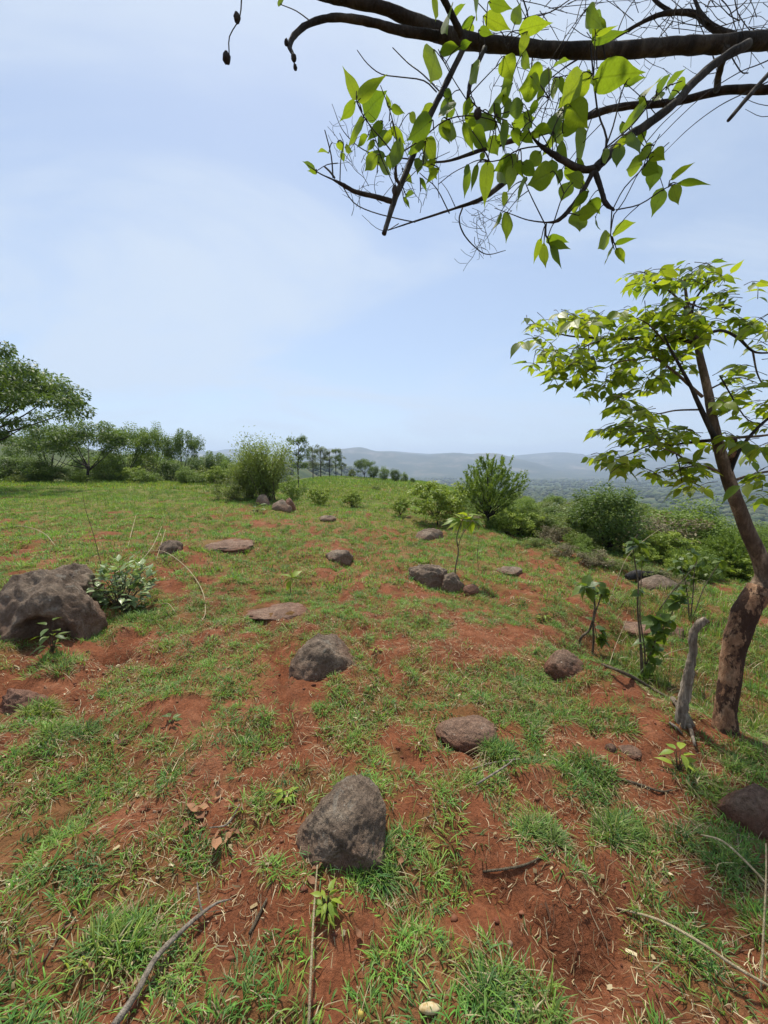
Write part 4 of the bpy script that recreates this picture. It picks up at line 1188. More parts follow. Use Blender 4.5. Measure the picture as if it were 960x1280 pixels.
def build_templates():
    for v, sd in enumerate((101, 102, 103)):                               # flat-topped shade trees
        rng = np.random.default_rng(sd)
        pts = []
        for _ in range(64):
            a = rng.uniform(0, 2 * math.pi); r = 0.60 * math.sqrt(rng.random())
            lay = rng.choice([0.0, 0.0, 0.16, 0.32])
            pts.append(np.array([r * math.cos(a), r * math.sin(a), 0.90 - 0.55 * r * r - lay * (0.4 + r) + rng.normal(0, .06)]))
        cm = clump_crown('crown', M['fol_dark' if v != 1 else 'fol_mid'], sd, [(p, rng.uniform(.10, .17)) for p in pts], 150, 0.036, 0.5, 0.6)
        template('shade%d' % v, cm, limbs(rng, pts, (0, 0, -0.03), 0.30, 0.026, 9))
    for v, sd in enumerate((201, 202, 203)):                               # dense round bushes
        rng = np.random.default_rng(sd)
        pts = crown_points(rng, 90, 0.50, 0.50, 0.48, 0.5, 0.5, v + 1)
        cm = clump_crown('crown', M[('fol_dark', 'fol_mid', 'fol_olive')[v]], sd, [(p, rng.uniform(.09, .17)) for p in pts], 110, 0.042, 0.45, 0.85, 0.1)
        template('round%d' % v, cm, limbs(rng, pts, (0, 0, -0.03), 0.16, 0.022, 20))
    for v, sd in enumerate((301, 302)):                                    # bushes of upright leafy sprigs
        rng = np.random.default_rng(sd)
        tips = crown_points(rng, 330, 0.58, 0.50, 0.42, 0.45, 0.45, v + 5, 0.16)
        pos, ax, sz, ti = [], [], [], []
        for p in tips:
            out = np.array([p[0], p[1], max(0.05, p[2] - 0.28)]); out /= np.linalg.norm(out)
            out = out + rng.normal(0, .22, 3) + np.array([0, 0, .25]); out /= np.linalg.norm(out)
            L = rng.uniform(.09, .17); base_t = rng.uniform(.2, .7)
            n = 30
            t = rng.random(n)
            q = p + out * (t[:, None] - .6) * L + rng.normal(0, .006, (n, 3))
            pos.append(q); a = out * 0.9 + rng.normal(0, .5, (n, 3)); ax.append(a)
            sz.append(rng.uniform(.028, .052, n)); ti.append(np.clip(base_t + .25 * (t - .5) + rng.normal(0, .12, n), 0, 1))
        cm = card_mesh('crown', np.vstack(pos), np.vstack(ax), np.concatenate(sz), 0.36, np.concatenate(ti), M['fol_mid'], rng)
        template('sprig%d' % v, cm, limbs(rng, tips, (0, 0, -0.03), 0.22, 0.026, 34))
    for v, sd in enumerate((401, 402)):                                    # feathery many-stemmed thicket
        rng = np.random.default_rng(sd)
        t = Tubes(); pos, ax, sz, ti = [], [], [], []
        for i in range(34):
            a = rng.uniform(0, 2 * math.pi); r = 0.46 * math.sqrt(rng.random()); h = rng.uniform(.55, 1.0) * (1 - .35 * r)
            b = np.array([rng.normal(0, .07), rng.normal(0, .07), -.02]); e = np.array([r * math.cos(a), r * math.sin(a), h])
            m = b * .5 + e * .5 + np.array([0, 0, .08])
            t.add([b, m, e], [.008, .005, .0015], 4, 0, 3, 1, cap=False)
            n = 420; k = rng.random(n) ** .75
            q = np.outer((1 - k) ** 2, b) + np.outer(2 * k * (1 - k), m) + np.outer(k ** 2, e) + rng.normal(0, .05, (n, 3)) * (0.4 + k)[:, None]
            q = q[k > .22]; n = len(q)
            pos.append(q); d = rng.normal(0, .8, (n, 3)); d[:, 2] += .3; ax.append(d); sz.append(rng.uniform(.026, .046, n)); ti.append(np.clip(rng.uniform(.2, .8) + rng.normal(0, .15, n), 0, 1))
        cm = card_mesh('crown', np.vstack(pos), np.vstack(ax), np.concatenate(sz), 0.34, np.concatenate(ti), M['fol_feather'], rng)
        template('feather%d' % v, cm, t, 'stem')
    for v, sd in enumerate((501, 502)):                                    # bright yellow-green bushes
        rng = np.random.default_rng(sd)
        pts = crown_points(rng, 70, 0.55, 0.62, 0.40, 0.4, 0.5, v + 9, 0.12)
        cm = clump_crown('crown', M['fol_lime'], sd, [(p, rng.uniform(.06, .12)) for p in pts], 95, 0.05, 0.5, 0.6, 0.3)
        template('lime%d' % v, cm, limbs(rng, pts, (0, 0, -0.03), 0.2, 0.016, 26))
    for v, sd in enumerate((601, 602, 603)):                               # tall slim trees
        rng = np.random.default_rng(sd)
        pts = []
        for _ in range(30):
            z = rng.uniform(.38, 1.0); a = rng.uniform(0, 2 * math.pi); r = .20 * math.sqrt(rng.random()) * (1.25 - abs(z - .72) * 1.6)
            pts.append(np.array([r * math.cos(a), r * math.sin(a), z]))
        cm = clump_crown('crown', M['fol_grey' if v != 1 else 'fol_dark'], sd, [(p, rng.uniform(.035, .075)) for p in pts], 90, 0.032, 0.4, 1.0, 0.4)
        t = Tubes().add([(0, 0, -.02), (.01, 0, .4), (-.01, .01, .75), (0, 0, .97)], [.016, .012, .007, .002], 6, 0, 3, 1)
        for p in pts[:16]: t.add([(0, 0, p[2] - .1), (p[0] * .5, p[1] * .5, p[2] - .02), p], [.006, .004, .001], 4, 0, 3, 1, cap=False)
        template('slim%d' % v, cm, t)
    for v, sd in enumerate((701, 702, 703, 704)):                               # low loose scrub
        rng = np.random.default_rng(sd)
        pts = crown_points(rng, 46, 0.42, 0.72, 0.46, 0.3, 0.6, v + 13, 0.06)
        cm = clump_crown('crown', M[('fol_olive', 'fol_grey', 'fol_mid', 'fol_dry')[v]], sd, [(p, rng.uniform(.08, .17)) for p in pts], 85, 0.058, 0.42, 0.8, 0.0)
        template('scrub%d' % v, cm, limbs(rng, pts, (0, 0, -0.03), 0.10, 0.014, 24), 'stem')
build_templates()

def tree(key, px, Y, top, label, name='tree', cat='tree', group=None, h=None, wide=1.0, turn=None, x=None, sink=0.0):
    X = 0.9935 * (px - 480) / FPX * Y if x is None else x
    z = float(H(X, Y))
    if h is None: h = CAM.z + (585 - top) / FPX * Y - z
    rt_ = empty(name, (X, Y, z - 0.05 - sink), label, cat, group)
    rt_.scale = (h * wide, h * wide, h)
    rt_.rotation_euler = (0, 0, turn if turn is not None else random.uniform(0, 6.28))
    tm, cm = TPL[key]
    a = bpy.data.objects.new('trunk' if key[:4] not in ('feat', 'scru') else 'stems', tm); COL.objects.link(a); a.parent = rt_
    b = bpy.data.objects.new('crown', cm); COL.objects.link(b); b.parent = rt_
    return rt_

def tree_at(key, px, base, top, label, *a, **k):
    g = at(px, base)
    return tree(key, px, g.y, top, label, *a, x=g.x, h=max(.3, (base - top) / FPX * depth(g)), **k)

# the shade tree at the left edge, nearer than the rest
rng = np.random.default_rng(77)
pts = []
for _ in range(120):
    a = rng.uniform(0, 2 * math.pi); r = 0.86 * math.sqrt(rng.random())
    lay = rng.choice([0, 0, .10, .22, .40]) * max(.25, 1 - r * .9)
    pts.append(np.array([r * math.cos(a), r * math.sin(a), 0.95 - 0.50 * r * r - lay * (.5 + .6 * r) + rng.normal(0, .025)]))
for _ in range(46):
    a = rng.uniform(0, 2 * math.pi); r = 0.62 * math.sqrt(rng.random())
    pts.append(np.array([r * math.cos(a), r * math.sin(a), rng.uniform(.36, .80)]))
pts = [p for p in pts if p[2] > .22]
cm = clump_crown('crown', M['fol_dark'], 78, [(p, rng.uniform(.06, .11)) for p in pts], 190, 0.026, 0.46, 0.55, 0.35)
template('edge', cm, limbs(rng, pts, (0, 0, -.03), .34, .030, 22))
tree('edge', -62, 13.5, 408, 'spreading dark green shade tree with drooping branch ends at the grass edge', 'shade_tree', turn=1.0, wide=0.80)

tree('shade0', 108, 22, 524, 'dense dark many-branched tree on the crest, trunks showing under its crown', 'shade_tree', wide=0.98, turn=0.4)
tree('shade2', 62, 26, 532, 'broad dark tree standing next to the many-branched crest tree', 'shade_tree', wide=0.85)
tree('shade1', 158, 25, 534, 'paler rounded tree between the many-branched tree and the slender pair', 'shade_tree', wide=0.7)
tree('round0', 20, 22, 566, 'dark bush filling the gap below the spreading shade tree', 'bush', 'bush', wide=1.3)
tree('round1', 58, 21, 578, 'light bush at the foot of the dark crest trees', 'bush', 'bush', wide=1.6)
tree('shade1', 192, 26, 533, 'open-crowned tall tree, first of the slender pair on the crest', 'slender_tree', wide=0.48)
tree('shade0', 228, 26, 537, 'open-crowned tall tree, second of the slender pair nearest the feathery bush', 'slender_tree', wide=0.55)
tree('round0', 213, 23.5, 571, 'dark round bush below the slender pair of trees', 'bush', 'bush', wide=1.1)
tree('lime0', 165, 21.5, 580, 'yellow green bush in front of the crest trees', 'bush', 'bush', wide=1.0)
tree('round1', 135, 24, 572, 'mid green bush behind the yellow green bush on the crest', 'bush', 'bush', wide=1.3)
tree('scrub2', 190, 21, 588, 'low leafy scrub along the crest below the slender trees', 'scrub_bush', 'bush', wide=1.1)
tree('lime1', 268, 20.5, 580, 'pale lime bush between the slender trees and the feathery bush', 'bush', 'bush', wide=0.9)
tree('scrub0', 250, 24, 577, 'loose olive scrub behind the pale lime bush', 'scrub_bush', 'bush', wide=1.1)
tree('scrub2', 288, 22, 571, 'green scrub leaning against the feathery bush', 'scrub_bush', 'bush', wide=0.9)
tree_at('feather0', 335, 626, 538, 'tall feathery many-stemmed bush standing over boulders', 'feathery_bush', 'bush', wide=0.92, turn=0.2)
tree_at('feather1', 312, 622, 552, 'thin feathery bush beside the tall feathery one', 'feathery_bush', 'bush', wide=0.8, turn=2.2)
tree('slim1', 373, 21, 545, 'dark thin sapling rising behind the feathery bush', 'slim_tree', wide=0.9)
tree_at('scrub0', 296, 626, 590, 'low olive scrub at the foot of the feathery bush', 'scrub_bush', 'bush', wide=1.1)
tree_at('scrub2', 368, 624, 588, 'mid green scrub right of the feathery bush', 'scrub_bush', 'bush', wide=0.8)
for i, (px, Y, top, k, w) in enumerate([(391, 62, 559, 'slim0', 1.0), (401, 64, 557, 'slim2', 1.1), (412, 63, 563, 'slim0', 1.2), (420, 61, 561, 'slim1', .9), (427, 65, 570, 'slim2', 1.1)]):
    tree(k, px, Y, top, 'tall thin grey green tree in the row on the distant terrace', 'slim_tree', 'tree', 'row of tall thin trees on the terrace', wide=w)
tree('shade2', 455, 58, 573, 'dark flat-topped tree alone on the end of the terrace', 'shade_tree', wide=0.85)
for i, (px, Y, top, k) in enumerate([(467, 60, 581, 'round0'), (480, 56, 583, 'round1'), (494, 54, 585, 'round0'), (505, 55, 590, 'round1'), (516, 45, 596, 'round0'), (440, 62, 586, 'round2')]):
    tree(k, px, Y, top, 'small round tree among those trailing off the terrace end', 'round_tree', 'tree', 'small trees trailing off the terrace', wide=0.85)
tree_at('sprig0', 612, 656, 569, 'dark green bush of upright sprigs on a short trunk', 'sprig_bush', 'bush', wide=0.92, turn=0.7)
tree_at('lime0', 546, 655, 595, 'bright yellow green spreading bush beside the upright-sprigged bush', 'lime_bush', 'bush', wide=1.15)
tree_at('lime1', 500, 645, 617, 'small yellow green bush left of the spreading lime bush', 'lime_bush', 'bush', wide=0.8)
tree_at('lime1', 440, 634, 610, 'small lime bush in the grass below the terrace', 'lime_bush', 'bush', wide=1.0)
tree_at('lime0', 398, 632, 606, 'yellow green bush near the feathery bush on the open grass', 'lime_bush', 'bush', wide=1.0)
tree('scrub0', 470, 24, 604, 'olive scrub below the terrace trees', 'scrub_bush', 'bush', wide=1.2)
tree('scrub2', 430, 30, 598, 'mid green scrub on the slope of the terrace', 'scrub_bush', 'bush', wide=1.3)
tree('round0', 604, 24, 592, 'dark bush top behind the lime bush', 'bush', 'bush', wide=1.1)
tree_at('round0', 757, 688, 600, 'large dense dark green bush on the edge of the slope', 'dense_bush', 'bush', wide=1.05, turn=1.2)
tree('round2', 795, 13, 628, 'olive bush right behind the large dense bush', 'bush', 'bush', wide=1.2)
for (px, Y, top, k, lab, w) in [(655, 13.2, 640, 'lime1', 'lime shrub below the upright-sprigged bush', 1.1), (690, 11.8, 645, 'scrub1', 'grey green scrub between the lime shrub and the dense bush', 1.2),
                             (720, 10.8, 652, 'scrub0', 'loose olive scrub at the foot of the dense dark bush', 1.0), (673, 16, 628, 'scrub0', 'olive scrub behind the grey green scrub', 1.4),
                             (640, 18, 618, 'scrub2', 'mid green scrub seen past the upright-sprigged bush', 1.2), (785, 10.0, 655, 'lime0', 'leafy yellow green shrub at the foot of the dense dark bush', .8),
                             (845, 11.5, 640, 'scrub2', 'leafy scrub behind the charred log', 1.2), (575, 15, 634, 'scrub1', 'grey scrub under the spreading lime bush', 1.0),
                             (905, 9.0, 672, 'lime0', 'bright leafy shrub behind the leaning tree trunk', 1.0), (870, 8.6, 690, 'scrub2', 'low leafy shrub between the charred log and leaning tree', 1.2), (950, 10, 655, 'round1', 'round green bush behind the leaning tree', 1.0),
                             (625, 13.0, 655, 'scrub0', 'low scrub under the upright-sprigged bush', 1.1), (725, 15, 622, 'round2', 'olive bush seen left of the dense dark bush', 1.2)]:
    tree(k, px, Y, top, lab, 'shrub', 'bush', wide=w)

rs = random.Random(71)
for i, (px, key, top) in enumerate([(8, 'scrub2', 580), (35, 'scrub0', 584), (85, 'scrub2', 584), (178, 'scrub2', 584), (232, 'round1', 583), (246, 'scrub2', 587), (276, 'scrub0', 586), (-15, 'round0', 572), (48, 'round0', 570), (100, 'lime1', 590)]):
    look = {'round0': 'dark round bush', 'round1': 'mid green round bush', 'scrub0': 'low olive scrub bush', 'scrub2': 'low mid green scrub bush', 'lime1': 'yellow green low bush'}[key]
    random.seed(300 + i)
    tree(key, px, 20.6 + rs.uniform(0, 1.6), top, look + ' in the row along the grassy crest', 'crest_bush', 'bush', 'low bushes along the grassy crest', wide=rs.uniform(1.0, 1.5))

for i, (px, base, top, w) in enumerate([(668, 682, 664, 1.4), (705, 694, 672, 1.2), (742, 704, 684, 1.5), (775, 712, 690, 1.2), (690, 678, 650, 1.0), (640, 668, 650, 1.2), (815, 722, 700, 1.3), (850, 735, 712, 1.2), (590, 655, 640, 1.3), (728, 688, 655, 1.0)]):
    random.seed(640 + i)
    tree_at('scrub3' if i % 3 else 'scrub0', px, base, top, ('dry tan scrub' if i % 3 else 'sparse olive scrub') + ' along the lip of the slope', 'scrub_bush', 'bush', 'scrub along the lip of the slope', wide=w)

rs = random.Random(88)
LOOKS = {'lime0': 'loose lime green bush', 'lime1': 'small yellow green bush', 'scrub2': 'loose mid green scrub', 'sprig1': 'bush of upright green sprigs', 'round1': 'round fresh green bush', 'scrub0': 'loose olive scrub', 'feather1': 'thin feathery bush'}
for i in range(46):
    px = rs.uniform(555, 985)
    lip = float(np.interp(px, [555, 600, 700, 850, 985], [644, 652, 682, 722, 752]))
    base = lip + rs.uniform(-16, 5)
    hpx = rs.uniform(14, 34) * (1 + .0012 * (px - 555))
    if 730 < px < 800 or 590 < px < 640: hpx = min(hpx, 20)
    k = rs.choice(['lime0', 'lime1', 'lime1', 'scrub2', 'scrub2', 'sprig1', 'round1', 'scrub0', 'lime0'])
    random.seed(700 + i)
    tree_at(k, px, base, base - hpx, LOOKS[k] + ' on the lip of the falling slope', 'lip_bush', 'bush', 'green bushes along the lip of the slope', wide=rs.uniform(.8, 1.3))

# scrub on the falling slope, each bush by itself
rs = random.Random(33)
got = []
tries = 0
while len(got) < 190 and tries < 6000:
    tries += 1
    Y = 7 + 125 * rs.random() ** 1.9
    X = rs.uniform(0.18, 1.12) * Y
    xe = float(np.interp(Y, [0, 5, 8, 12, 20, 35, 60, 90], [5.2, 4.5, 4.1, 3.0, 2.2, 3, 5, 8]))
    if X < xe + 1.6: continue
    if any((X - a) ** 2 + (Y - b) ** 2 < (0.8 + 0.02 * Y) ** 2 for a, b in got): continue
    got.append((X, Y))
    k = rs.choice(['round0', 'round1', 'round2', 'round1', 'scrub0', 'scrub1', 'scrub2', 'scrub3', 'sprig1', 'lime1', 'shade1'])
    hh = rs.uniform(0.7, 1.5) * (1 + Y / 55)
    if k == 'shade1': hh *= 1.3
    hh = max(.45, min(hh, CAM.z + (585 - 609 - rs.random() * 26) / FPX * Y - float(H(X, Y))))
    random.seed(tries)
    look = {'round0': 'dense dark green round bush', 'round1': 'mid green round bush', 'round2': 'olive green round bush', 'scrub0': 'low loose olive scrub', 'scrub1': 'low grey green scrub',
            'scrub2': 'low mid green scrub', 'scrub3': 'dry tan scrub', 'sprig1': 'green bush of upright sprigs', 'lime1': 'yellow green bush', 'shade1': 'flat-topped small tree'}[k]
    tree(k, 0, Y, 0, look + ' on the slope falling to the valley', 'slope_bush', 'bush', 'scrub bushes on the slope falling to the valley', h=hh, wide=rs.uniform(.8, 1.25), x=X, sink=0.1)
# bushes further back on the crest, behind the first trees
for i in range(12):
    px = rs.uniform(-30, 290); Y = rs.uniform(29, 48)
    random.seed(900 + i)
    k = rs.choice(['round0', 'round1', 'shade0', 'shade1', 'round2'])
    look = {'round0': 'dark round tree', 'round1': 'mid green round tree', 'round2': 'olive round tree', 'shade0': 'dark flat-topped tree', 'shade1': 'paler flat-topped tree'}[k]
    tree(k, px, Y, rs.uniform(562, 580), look + ' in the thicket behind the crest trees', 'thicket_tree', 'tree', 'thicket behind the crest trees', wide=rs.uniform(.8, 1.2))

# far woodland that reads as one mass
rng = np.random.default_rng(55)
n = 15000
Y = 130 + 2100 * rng.random(n) ** 1.8
X = rng.uniform(-0.75, 1.15, n) * Y
k = (fbm2(X / 90, Y / 90, 3, 57) > 0.42) & ((X > -15) | (Y > 260))
X, Y = X[k], Y[k]; n = len(X)
Z = H(X, Y)
v, f = ico(2)
sz = rng.uniform(1.5, 3.6, n) * (1 + Y / 1100)
jit = 1 + 0.55 * (vnoise3((v[None] * 1.7 + rng.uniform(0, 90, (n, 1, 3))).reshape(-1, 3), 3) - 0.5).reshape(n, -1)
VV = v[None] * jit[:, :, None] * (sz[:, None, None] * np.array([1.1, 1.1, 0.85])) + np.stack([X, Y, Z + sz * 0.45], -1)[:, None, :]
FF = (f[None] + (np.arange(n) * len(v))[:, None, None]).reshape(-1, 3)
fm = mesh_np('valley_woodland', VV.reshape(-1, 3), FF, smooth=False)
cc = np.array([(0.030, 0.052, 0.018), (0.045, 0.072, 0.022), (0.065, 0.090, 0.030), (0.090, 0.105, 0.045)])[rng.integers(0, 4, n)] * rng.uniform(.8, 1.2, (n, 1))
cc = np.repeat(cc, len(v), 0) * rng.uniform(.75, 1.25, (n * len(v), 1))
set_col(fm, cc)
tag(link('valley_woodland', fm, M['far']), 'woodland spread over the slope and valley floor', 'woodland', kind='stuff')
# two pale patches on the slope: a bare clearing and a tin roof
p = P(893, 664, 70)
def roof(px, py, d, w, hgt, label, colr):
    c = P(px, py, d); g = float(H(c.x, c.y))
    e = empty('hut', (c.x, c.y, g - .2), label, 'hut')
    m, N, L, out = new_mat('hut_paint_%d' % px)
    L.new(principled(N, L, mix(N, L, noise(N, L, 2, 3), colr, tuple(q * .75 for q in colr)), .6), out.inputs[0])
    def prism(nm, V, F, mt):
        me = bpy.data.meshes.new(nm); me.from_pydata(V, [], F); me.update(); return link(nm, me, mt, e)
    a, b, z0, z1, z2 = w / 2, w * .35, 0, hgt, hgt + w * .18
    prism('wall', [(-a, -b, z0), (a, -b, z0), (a, b, z0), (-a, b, z0), (-a, -b, z1), (a, -b, z1), (a, b, z1), (-a, b, z1), (-a, 0, z2 - .05), (a, 0, z2 - .05)],
          [(0, 1, 5, 4), (1, 2, 6, 9, 5), (2, 3, 7, 6), (3, 0, 4, 8, 7)], M['rock_pink'])
    q = .35
    prism('roof', [(-a - q, -b - q, z1 - .12), (a + q, -b - q, z1 - .12), (a + q, 0, z2), (-a - q, 0, z2), (a + q, b + q, z1 - .12), (-a - q, b + q, z1 - .12)], [(0, 1, 2, 3), (3, 2, 4, 5)], m)
roof(905, 648, 190, 6.0, 2.6, 'small hut with a pale tin roof down in the woodland', (0.62, 0.62, 0.60))
roof(880, 668, 95, 4.5, 2.2, 'low hut with a pinkish roof among slope bushes', (0.46, 0.33, 0.25))

# ------------------------------------------------------------------ shrubs, saplings and weeds near by
LEAF_SHRUB = [leaf_mesh('shrub_leaf', M['leaf_shrub'], width=.5, droop=d, fold=f, peak=.42, nl=5, wave=.04, ph=i) for i, (d, f) in enumerate([(.1, .2), (.2, .3), (.02, .15)])]
LEAF_LIME = [leaf_mesh('lime_leaf', M['leaf_lime'], width=.40, droop=d, fold=f, peak=.42, nl=7, wave=.06, ph=i) for i, (d, f) in enumerate([(.35, .25), (.5, .3)])]
LEAF_SAP = [leaf_mesh('sapling_leaf', M['leaf_sap'], width=.52, droop=d, fold=f, peak=.40, nl=7, wave=.06, ph=i) for i, (d, f) in enumerate([(.30, .25), (.45, .35), (.15, .2)])]
LEAF_DEAD = [leaf_mesh('dead_leaf', M['leaf_dead'], width=.5, droop=d, fold=f, peak=.42, nl=7, wave=.35, ph=i) for i, (d, f) in enumerate([(-.3, .5), (.35, .2), (-.15, .7)])]
rl = random.Random(41)

# pale-leaved shrub beside the big boulder
q = at(152, 762); sd_ = depth(q)
shr = empty('leafy_shrub', q, 'small dense shrub with pale glossy oval leaves beside the big boulder', 'shrub')
S = Tubes()
R = 33 / FPX * sd_
ctr = Vector((0, 0.08, 36 / FPX * sd_))
cnt = 0
for j in range(48):
    d = Vector((rl.gauss(0, 1), rl.gauss(0, 1), rl.gauss(0.35, .75))).normalized()
    d.z = max(d.z, -.55)
    tip = ctr + Vector((d.x * R, d.y * R * .9, d.z * R * .95 - .05))
    S.add([(rl.gauss(0, .03), rl.gauss(0, .03), -.03), (tip * .5 + Vector((0, 0, .03))), tip], [.005, .0015], 5, 0, 3, 0, cap=False)
    for k in range(6):
        b = tip * (1 - .09 * k) + Vector((0, 0, -.01 * k))
        a = rl.uniform(0, 6.28)
        dr = (d * .7 + Vector((math.cos(a), math.sin(a), rl.uniform(-.2, .5))) * .9).normalized()
        L = rl.uniform(.07, .115)
        place_leaf(LEAF_SHRUB[cnt % 3], leaf_matrix(b, b + dr * L, rl.uniform(-.3, .3), Vector((0, 0, 1)), L), shr, (0, 0, 0)); cnt += 1
link('stems', S.mesh('stems'), M['stem'], shr)
KEEP.append((q.x, q.y, .12))

def sapling(name, label, cat, base_px, stems, leaves, meshes, mat='stem', dz=0.0, jd=.06, group=None, shift=0.0):
    """stems: lists of (px, py) from the ground up with radii in px; leaves: base -> tip with width"""
    q = at(*base_px); D = depth(q) + shift
    e = empty(name, q, label, cat, group)
    for px, r in stems:
        pts = [P(x, y, D + rl.uniform(-.02, .02) * (i > 0)) for i, (x, y) in enumerate(px)]
        pts[0] = Vector((pts[0].x, pts[0].y, min(pts[0].z, float(H(pts[0].x, pts[0].y))) - .02)) if abs(px[0][1] - base_px[1]) < 14 else pts[0]
        tube_obj('stem', pts, [.45 * v / FPX * D for v in r], M[mat], e, q, 7, .08, 4, 3)
    for i, (x0, y0, x1, y1, w) in enumerate(leaves):
        d = D + rl.uniform(-jd, jd)
        b, t = P(x0, y0, D), P(x1, y1, d)
        L = math.hypot(x1 - x0, y1 - y0)
        m = leaf_matrix(b, t, rl.uniform(-.5, .5), Vector((rl.gauss(0, .3), -.25 + rl.gauss(0, .3), 1)))
        base_w = .52 if meshes is LEAF_SAP else (.40 if meshes is LEAF_LIME else .5)
        m = m @ Matrix.Diagonal((1, max(.5, min(1.3, w / L / base_w * 0.95)), 1, 1))
        place_leaf(meshes[i % len(meshes)], m, e, q)
    return e

def fan(cx, cy, n, l0, l1, w, rnd, a0=0, a1=2 * math.pi, sq=.7):
    out = []
    for i in range(n):
        a = a0 + (a1 - a0) * (i + rnd.uniform(-.3, .3)) / n
        l = rnd.uniform(l0, l1)
        out.append((cx + rnd.uniform(-2, 2), cy + rnd.uniform(-2, 2), cx + math.cos(a) * l, cy + math.sin(a) * l * sq + l * .12, w * rnd.uniform(.8, 1.2)))
    return out

sapling('lime_sapling', 'thin-stemmed sapling topped with drooping lime green leaves beside the rock ridge', 'sapling', (571, 728),
        [([(571, 729), (569, 712), (573, 690), (571, 672), (577, 652), (584, 644)], [2.2, 2, 1.8, 1.6, 1.3, .9]), ([(573, 682), (578, 668), (590, 652)], [1.1, 1, .7])],
        fan(577, 650, 9, 17, 27, 9, rl) + fan(590, 650, 8, 14, 24, 8, rl) + [(584, 645, 572, 636, 8), (586, 644, 603, 640, 8), (590, 650, 612, 656, 9), (576, 652, 562, 664, 9), (572, 650, 560, 645, 8)], LEAF_LIME)
sapling('thin_sapling', 'almost leafless thin stem standing next to the lime-leaved sapling', 'sapling', (598, 712), [([(598, 712), (597, 690), (599, 672)], [.8, .7, .5])], [(598, 690, 603, 684, 4), (599, 680, 592, 676, 4)], LEAF_SAP)
sapling('seedling', 'bright green seedling with a few broad leaves beside the low flat slab', 'seedling', (364, 742), [([(364, 743), (363, 732), (364, 722)], [1.3, 1, .8])],
        [(364, 722, 350, 713, 9), (364, 722, 375, 710, 9), (364, 723, 352, 728, 9), (364, 722, 378, 720, 9), (364, 722, 366, 708, 8), (364, 726, 356, 738, 8)], LEAF_LIME)
sapling('crooked_sapling', 'crooked pale-stemmed sapling with drooping broad leaves above the eroded bank', 'sapling', (742, 818),
        [([(728, 816), (725, 803), (728, 795), (737, 787), (742, 770), (743, 750), (735, 742), (731, 735)], [3.5, 3.6, 3.4, 3, 2.6, 2.2, 1.5, 1]), ([(740, 820), (742, 800), (742, 775), (750, 750), (757, 735)], [3.4, 3, 2.4, 1.6, 1]), ([(746, 800), (744, 785), (742, 778)], [1, 1, .8])],
        [(731, 734, 711, 742, 15), (731, 733, 720, 722, 13), (732, 733, 738, 716, 14), (733, 735, 745, 752, 17), (732, 734, 722, 748, 12), (734, 733, 750, 727, 12), (757, 735, 748, 726, 10), (757, 735, 762, 748, 12), (757, 735, 767, 733, 10), (757, 736, 752, 748, 10),
         (744, 785, 758, 783, 10), (746, 783, 764, 800, 10), (744, 790, 756, 795, 9), (742, 775, 733, 770, 7), (748, 790, 766, 786, 9), (745, 795, 752, 808, 8)] + fan(738, 735, 7, 10, 19, 9, rl) + fan(756, 742, 6, 9, 17, 8, rl) + fan(752, 798, 9, 9, 18, 7, rl), LEAF_SAP)
lv = fan(797, 680, 12, 12, 22, 9, rl) + fan(828, 790, 8, 12, 22, 8, rl) + fan(818, 812, 8, 12, 22, 8, rl) + fan(852, 745, 8, 12, 22, 8, rl) + fan(808, 845, 8, 12, 24, 9, rl) + fan(801, 700, 5, 8, 14, 7, rl) + fan(822, 775, 10, 16, 28, 12, rl) + fan(812, 800, 9, 14, 24, 12, rl) + fan(845, 752, 9, 14, 26, 12, rl) + fan(815, 830, 8, 14, 26, 13, rl) + fan(800, 740, 5, 8, 14, 7, rl) + fan(838, 775, 6, 12, 20, 10, rl)
sapling('dark_sapling', 'upright multi-stemmed plant with dark green leaves behind the eroded bank', 'sapling', (803, 852),
        [([(803, 853), (802, 825), (800, 795), (797, 760), (798, 730), (794, 705), (791, 680), (797, 668)], [4.5, 4, 2.6, 2.3, 2, 1.7, 1.3, .9]), ([(806, 850), (806, 815), (800, 770), (801, 735), (803, 700)], [2.5, 2, 1.6, 1.3, .9]),
         ([(807, 848), (815, 815), (822, 785), (826, 768)], [2.5, 2, 1.6, 1]), ([(808, 830), (820, 800), (835, 775), (847, 752)], [2, 1.7, 1.4, .9]), ([(824, 762), (840, 740), (858, 720), (872, 702)], [1.4, 1.3, 1.1, .8])], lv, LEAF_SAP)
lv = []
for (x, y) in [(850, 700), (865, 692), (872, 708), (858, 718), (880, 700), (845, 712), (868, 725), (855, 735), (885, 715), (900, 700), (905, 712)]: lv += fan(x, y, 6, 8, 15, 6, rl)
sapling('leafy_bush', 'leafy dark-stemmed bush between the charred log and the leaning trunk', 'bush', (862, 775), [([(862, 776), (860, 750), (856, 725), (850, 702)], [2, 1.6, 1.3, .8]), ([(863, 776), (866, 745), (868, 715), (872, 695)], [2, 1.6, 1.2, .8]), ([(866, 770), (880, 735), (900, 702)], [1.6, 1.2, .8])], lv, LEAF_SAP)

